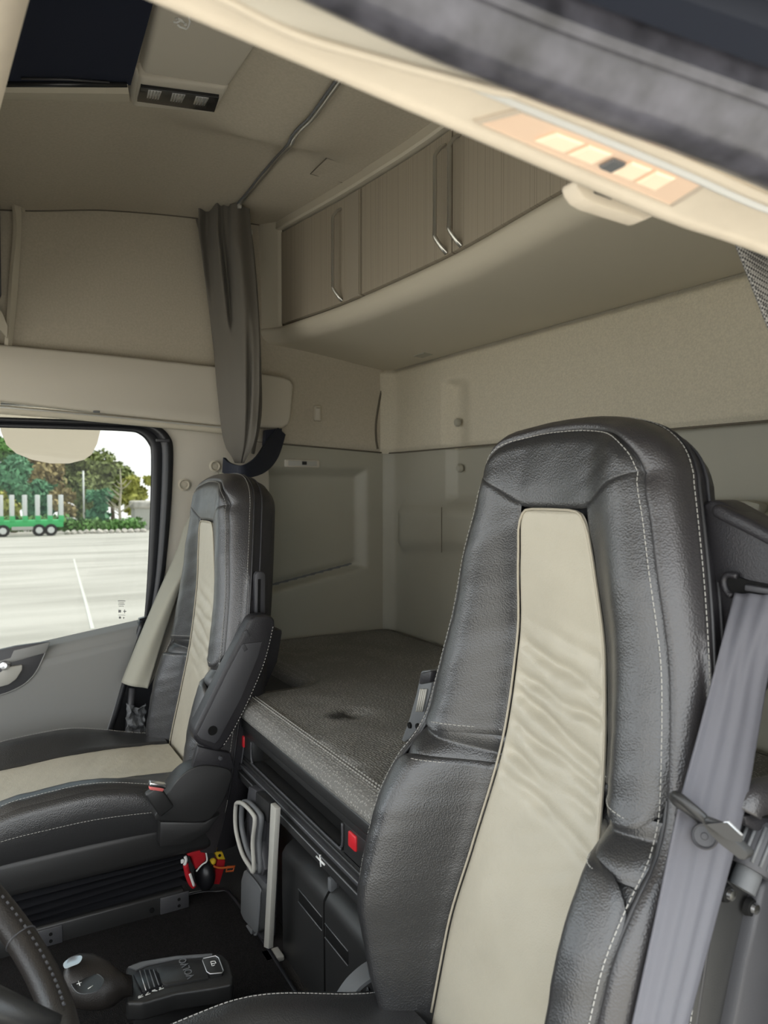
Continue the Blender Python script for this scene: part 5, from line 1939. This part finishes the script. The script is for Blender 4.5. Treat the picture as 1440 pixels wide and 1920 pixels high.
SW_C, SW_R = Vector((-.565, .06, .61)), .225
rimu = Vector((1, 0, 0))
rimv = Vector((0, math.cos(math.radians(50)), math.sin(math.radians(50))))
rimpts = [SW_C + rimu * math.cos(2 * PI * k / 72) * SW_R + rimv * math.sin(2 * PI * k / 72) * SW_R for k in range(72)]
tube('rim', rimpts, .0185, 'wheel', sw, 16, True)
hubw = lathe('hub', [(0, .02), (.06, .018), (.085, .0), (.085, -.03)], SW_C - rimu.cross(rimv) * .04, rimu.cross(rimv), 'blackplastic', sw, 24)
for an in (0, 180, 270):
    d = rimu * math.cos(math.radians(an)) + rimv * math.sin(math.radians(an))
    tube('spoke', [SW_C - rimu.cross(rimv) * .03 + d * .07, SW_C + d * SW_R], [.022, .014], 'blackplastic', sw, 8)
seamk = []
for k in range(24):
    an = math.radians(-85 + k * 3.5)
    d = rimu * math.cos(an) + rimv * math.sin(an)
    seamk.append(SW_C + d * (SW_R - .012) - rimu.cross(rimv) * -.0150)
stitches('stitching', seamk, sw, .004, .006, .0014, 'doordark')
ex_ = Vector((0, 0, 0))
for an0 in (-50,):
    an = math.radians(an0)
    d = rimu * math.cos(an) + rimv * math.sin(an)
    nn = rimu.cross(rimv)
    tube('rim_seam', [SW_C + d * SW_R + (d * math.cos(q_) + nn * math.sin(q_)) * .0188 for q_ in np.linspace(0, 2 * PI, 20)], .0010, 'doordark', sw, 6)

# ---- toys and straps in the dark gap behind the passenger seat
xg = .375
tp1 = [at(u, v, x=xg) for u, v in ((346, 1606), (356, 1596), (370, 1588), (380, 1586), (386, 1598), (388, 1614), (378, 1622), (368, 1634), (364, 1622), (360, 1608))]
rb = root('red_bag', at(370, 1660, x=xg), 'small red and black bag stuffed behind the passenger seat base', 'bag')
prism('red_panel', tp1, (.05, 0, 0), 'redcloth', rb, .008, 3)
tube('bag_piping', smoothpath(tp1[4:8], 4), .0022, 'white', rb, 6)
prism('red_top', [at(u, v, x=xg + .02) for u, v in ((366, 1584), (372, 1566), (378, 1568), (382, 1584))], (.03, 0, 0), 'redcloth', rb, .003)
grid('black_body', 16, 10, lambda s, t: at(384, 1638, x=xg + .03) + Vector((.04 * math.sin(PI * t) * math.cos(2 * PI * s), .026 * math.sin(PI * t) * math.sin(2 * PI * s), .042 * math.cos(PI * t))), 'rubber', rb, True)
tube('bag_strap', smoothpath([at(u, v, x=xg - .01) for u, v in ((348, 1620), (352, 1640), (358, 1655), (364, 1662))], 4), .007, 'redcloth', rb, 8)
tube('strap_trim', smoothpath([at(u, v, x=xg - .016) for u, v in ((356, 1638), (360, 1650), (364, 1661))], 4), .0035, 'white', rb, 8)
tube('white_clip', smoothpath([at(u, v, x=xg - .012) for u, v in ((347, 1606), (349, 1612), (346, 1622))], 4), .004, 'white', rb, 8)
box('white_clip', at(342, 1615, x=xg - .012), (.006, .008, .010), 'white', rb, .002)
rt = root('red_box', at(408, 1658, x=xg + .05), 'upright red box with yellow top and orange tag behind the passenger seat', 'box')
prism('box_body', [at(u, v, x=xg + .03) for u, v in ((408, 1612), (423, 1613), (421, 1628), (412, 1659), (397, 1658), (402, 1632))], (.03, 0, 0), 'redcloth', rt, .003)
prism('yellow_lid', [at(u, v, x=xg + .026) for u, v in ((402, 1597), (417, 1597), (423, 1612), (408, 1612))], (.03, 0, 0), 'yellow', rt, .002)
lathe('lid_hole', [(0, .001), (.004, .001), (.004, -.001)], at(412, 1604, x=xg + .0255), (-1, 0, 0), 'void', rt, 10)
grid('yellow_knob', 10, 6, lambda s, t: at(399, 1615, x=xg + .02) + .009 * Vector((math.sin(PI * t) * math.cos(2 * PI * s), math.sin(PI * t) * math.sin(2 * PI * s), math.cos(PI * t))), 'yellow', rt, True)
tube('orange_tie', smoothpath([at(u, v, x=xg + .012) for u, v in ((400, 1624), (410, 1627), (422, 1627), (440, 1625))], 4), .0028, 'orange', rt, 6)
tube('orange_tag', [at(u, v, x=xg + .012) for u, v in ((426, 1625), (440, 1624), (437, 1633), (424, 1634))], .0025, 'orange', rt, 6, True)

# ---- crumpled clear film beside the seat
def film(s, t):
    p = at(lerp(238, 272, s), lerp(1382, 1318, t) + 8 * math.sin(s * 3), x=.90)
    return p + Vector((.03 * noise.noise(Vector((s * 4, t * 5, 1))), .012 * noise.noise(Vector((s * 6, t * 6, 2))), 0))


fo = grid('plastic_film', 14, 18, film, 'greyplastic', None, smooth=False)
tag(fo, 'crumpled clear plastic wrap between the seat and the passenger door', 'wrap')
fo.modifiers.new('thickness', 'SOLIDIFY').thickness = .003
# crumpled film beside driver buckle
def film2(s, t):
    p = at(lerp(662, 702, s), lerp(1906, 1862, t), x=-.38)
    return p + Vector((.03 * noise.noise(Vector((s * 4, t * 5, 11))), .012 * noise.noise(Vector((s * 6, t * 6, 12))), 0))


fo = grid('plastic_film', 12, 12, film2, 'doordark', None, smooth=False)
tag(fo, 'crumpled clear plastic wrap beside the driver belt buckle', 'wrap')
fo.modifiers.new('thickness', 'SOLIDIFY').thickness = .003

# ---- woven net hanging by the driver's pillar
def netf(s, t):
    u0 = lerp(1368, 1446, t)
    p0_ = at(u0, lerp(425, 625, t), x=-.955)
    return p0_ + Vector((-.02 * s, -.12 * s, .0)) + Vector((0, .006 * math.sin(s * 9), 0))


ne = grid('woven_net', 16, 20, netf, 'net')
ne.modifiers.new('thickness', 'SOLIDIFY').thickness = .003
tag(ne, 'dark woven net hanging at the right edge under the header', 'net')
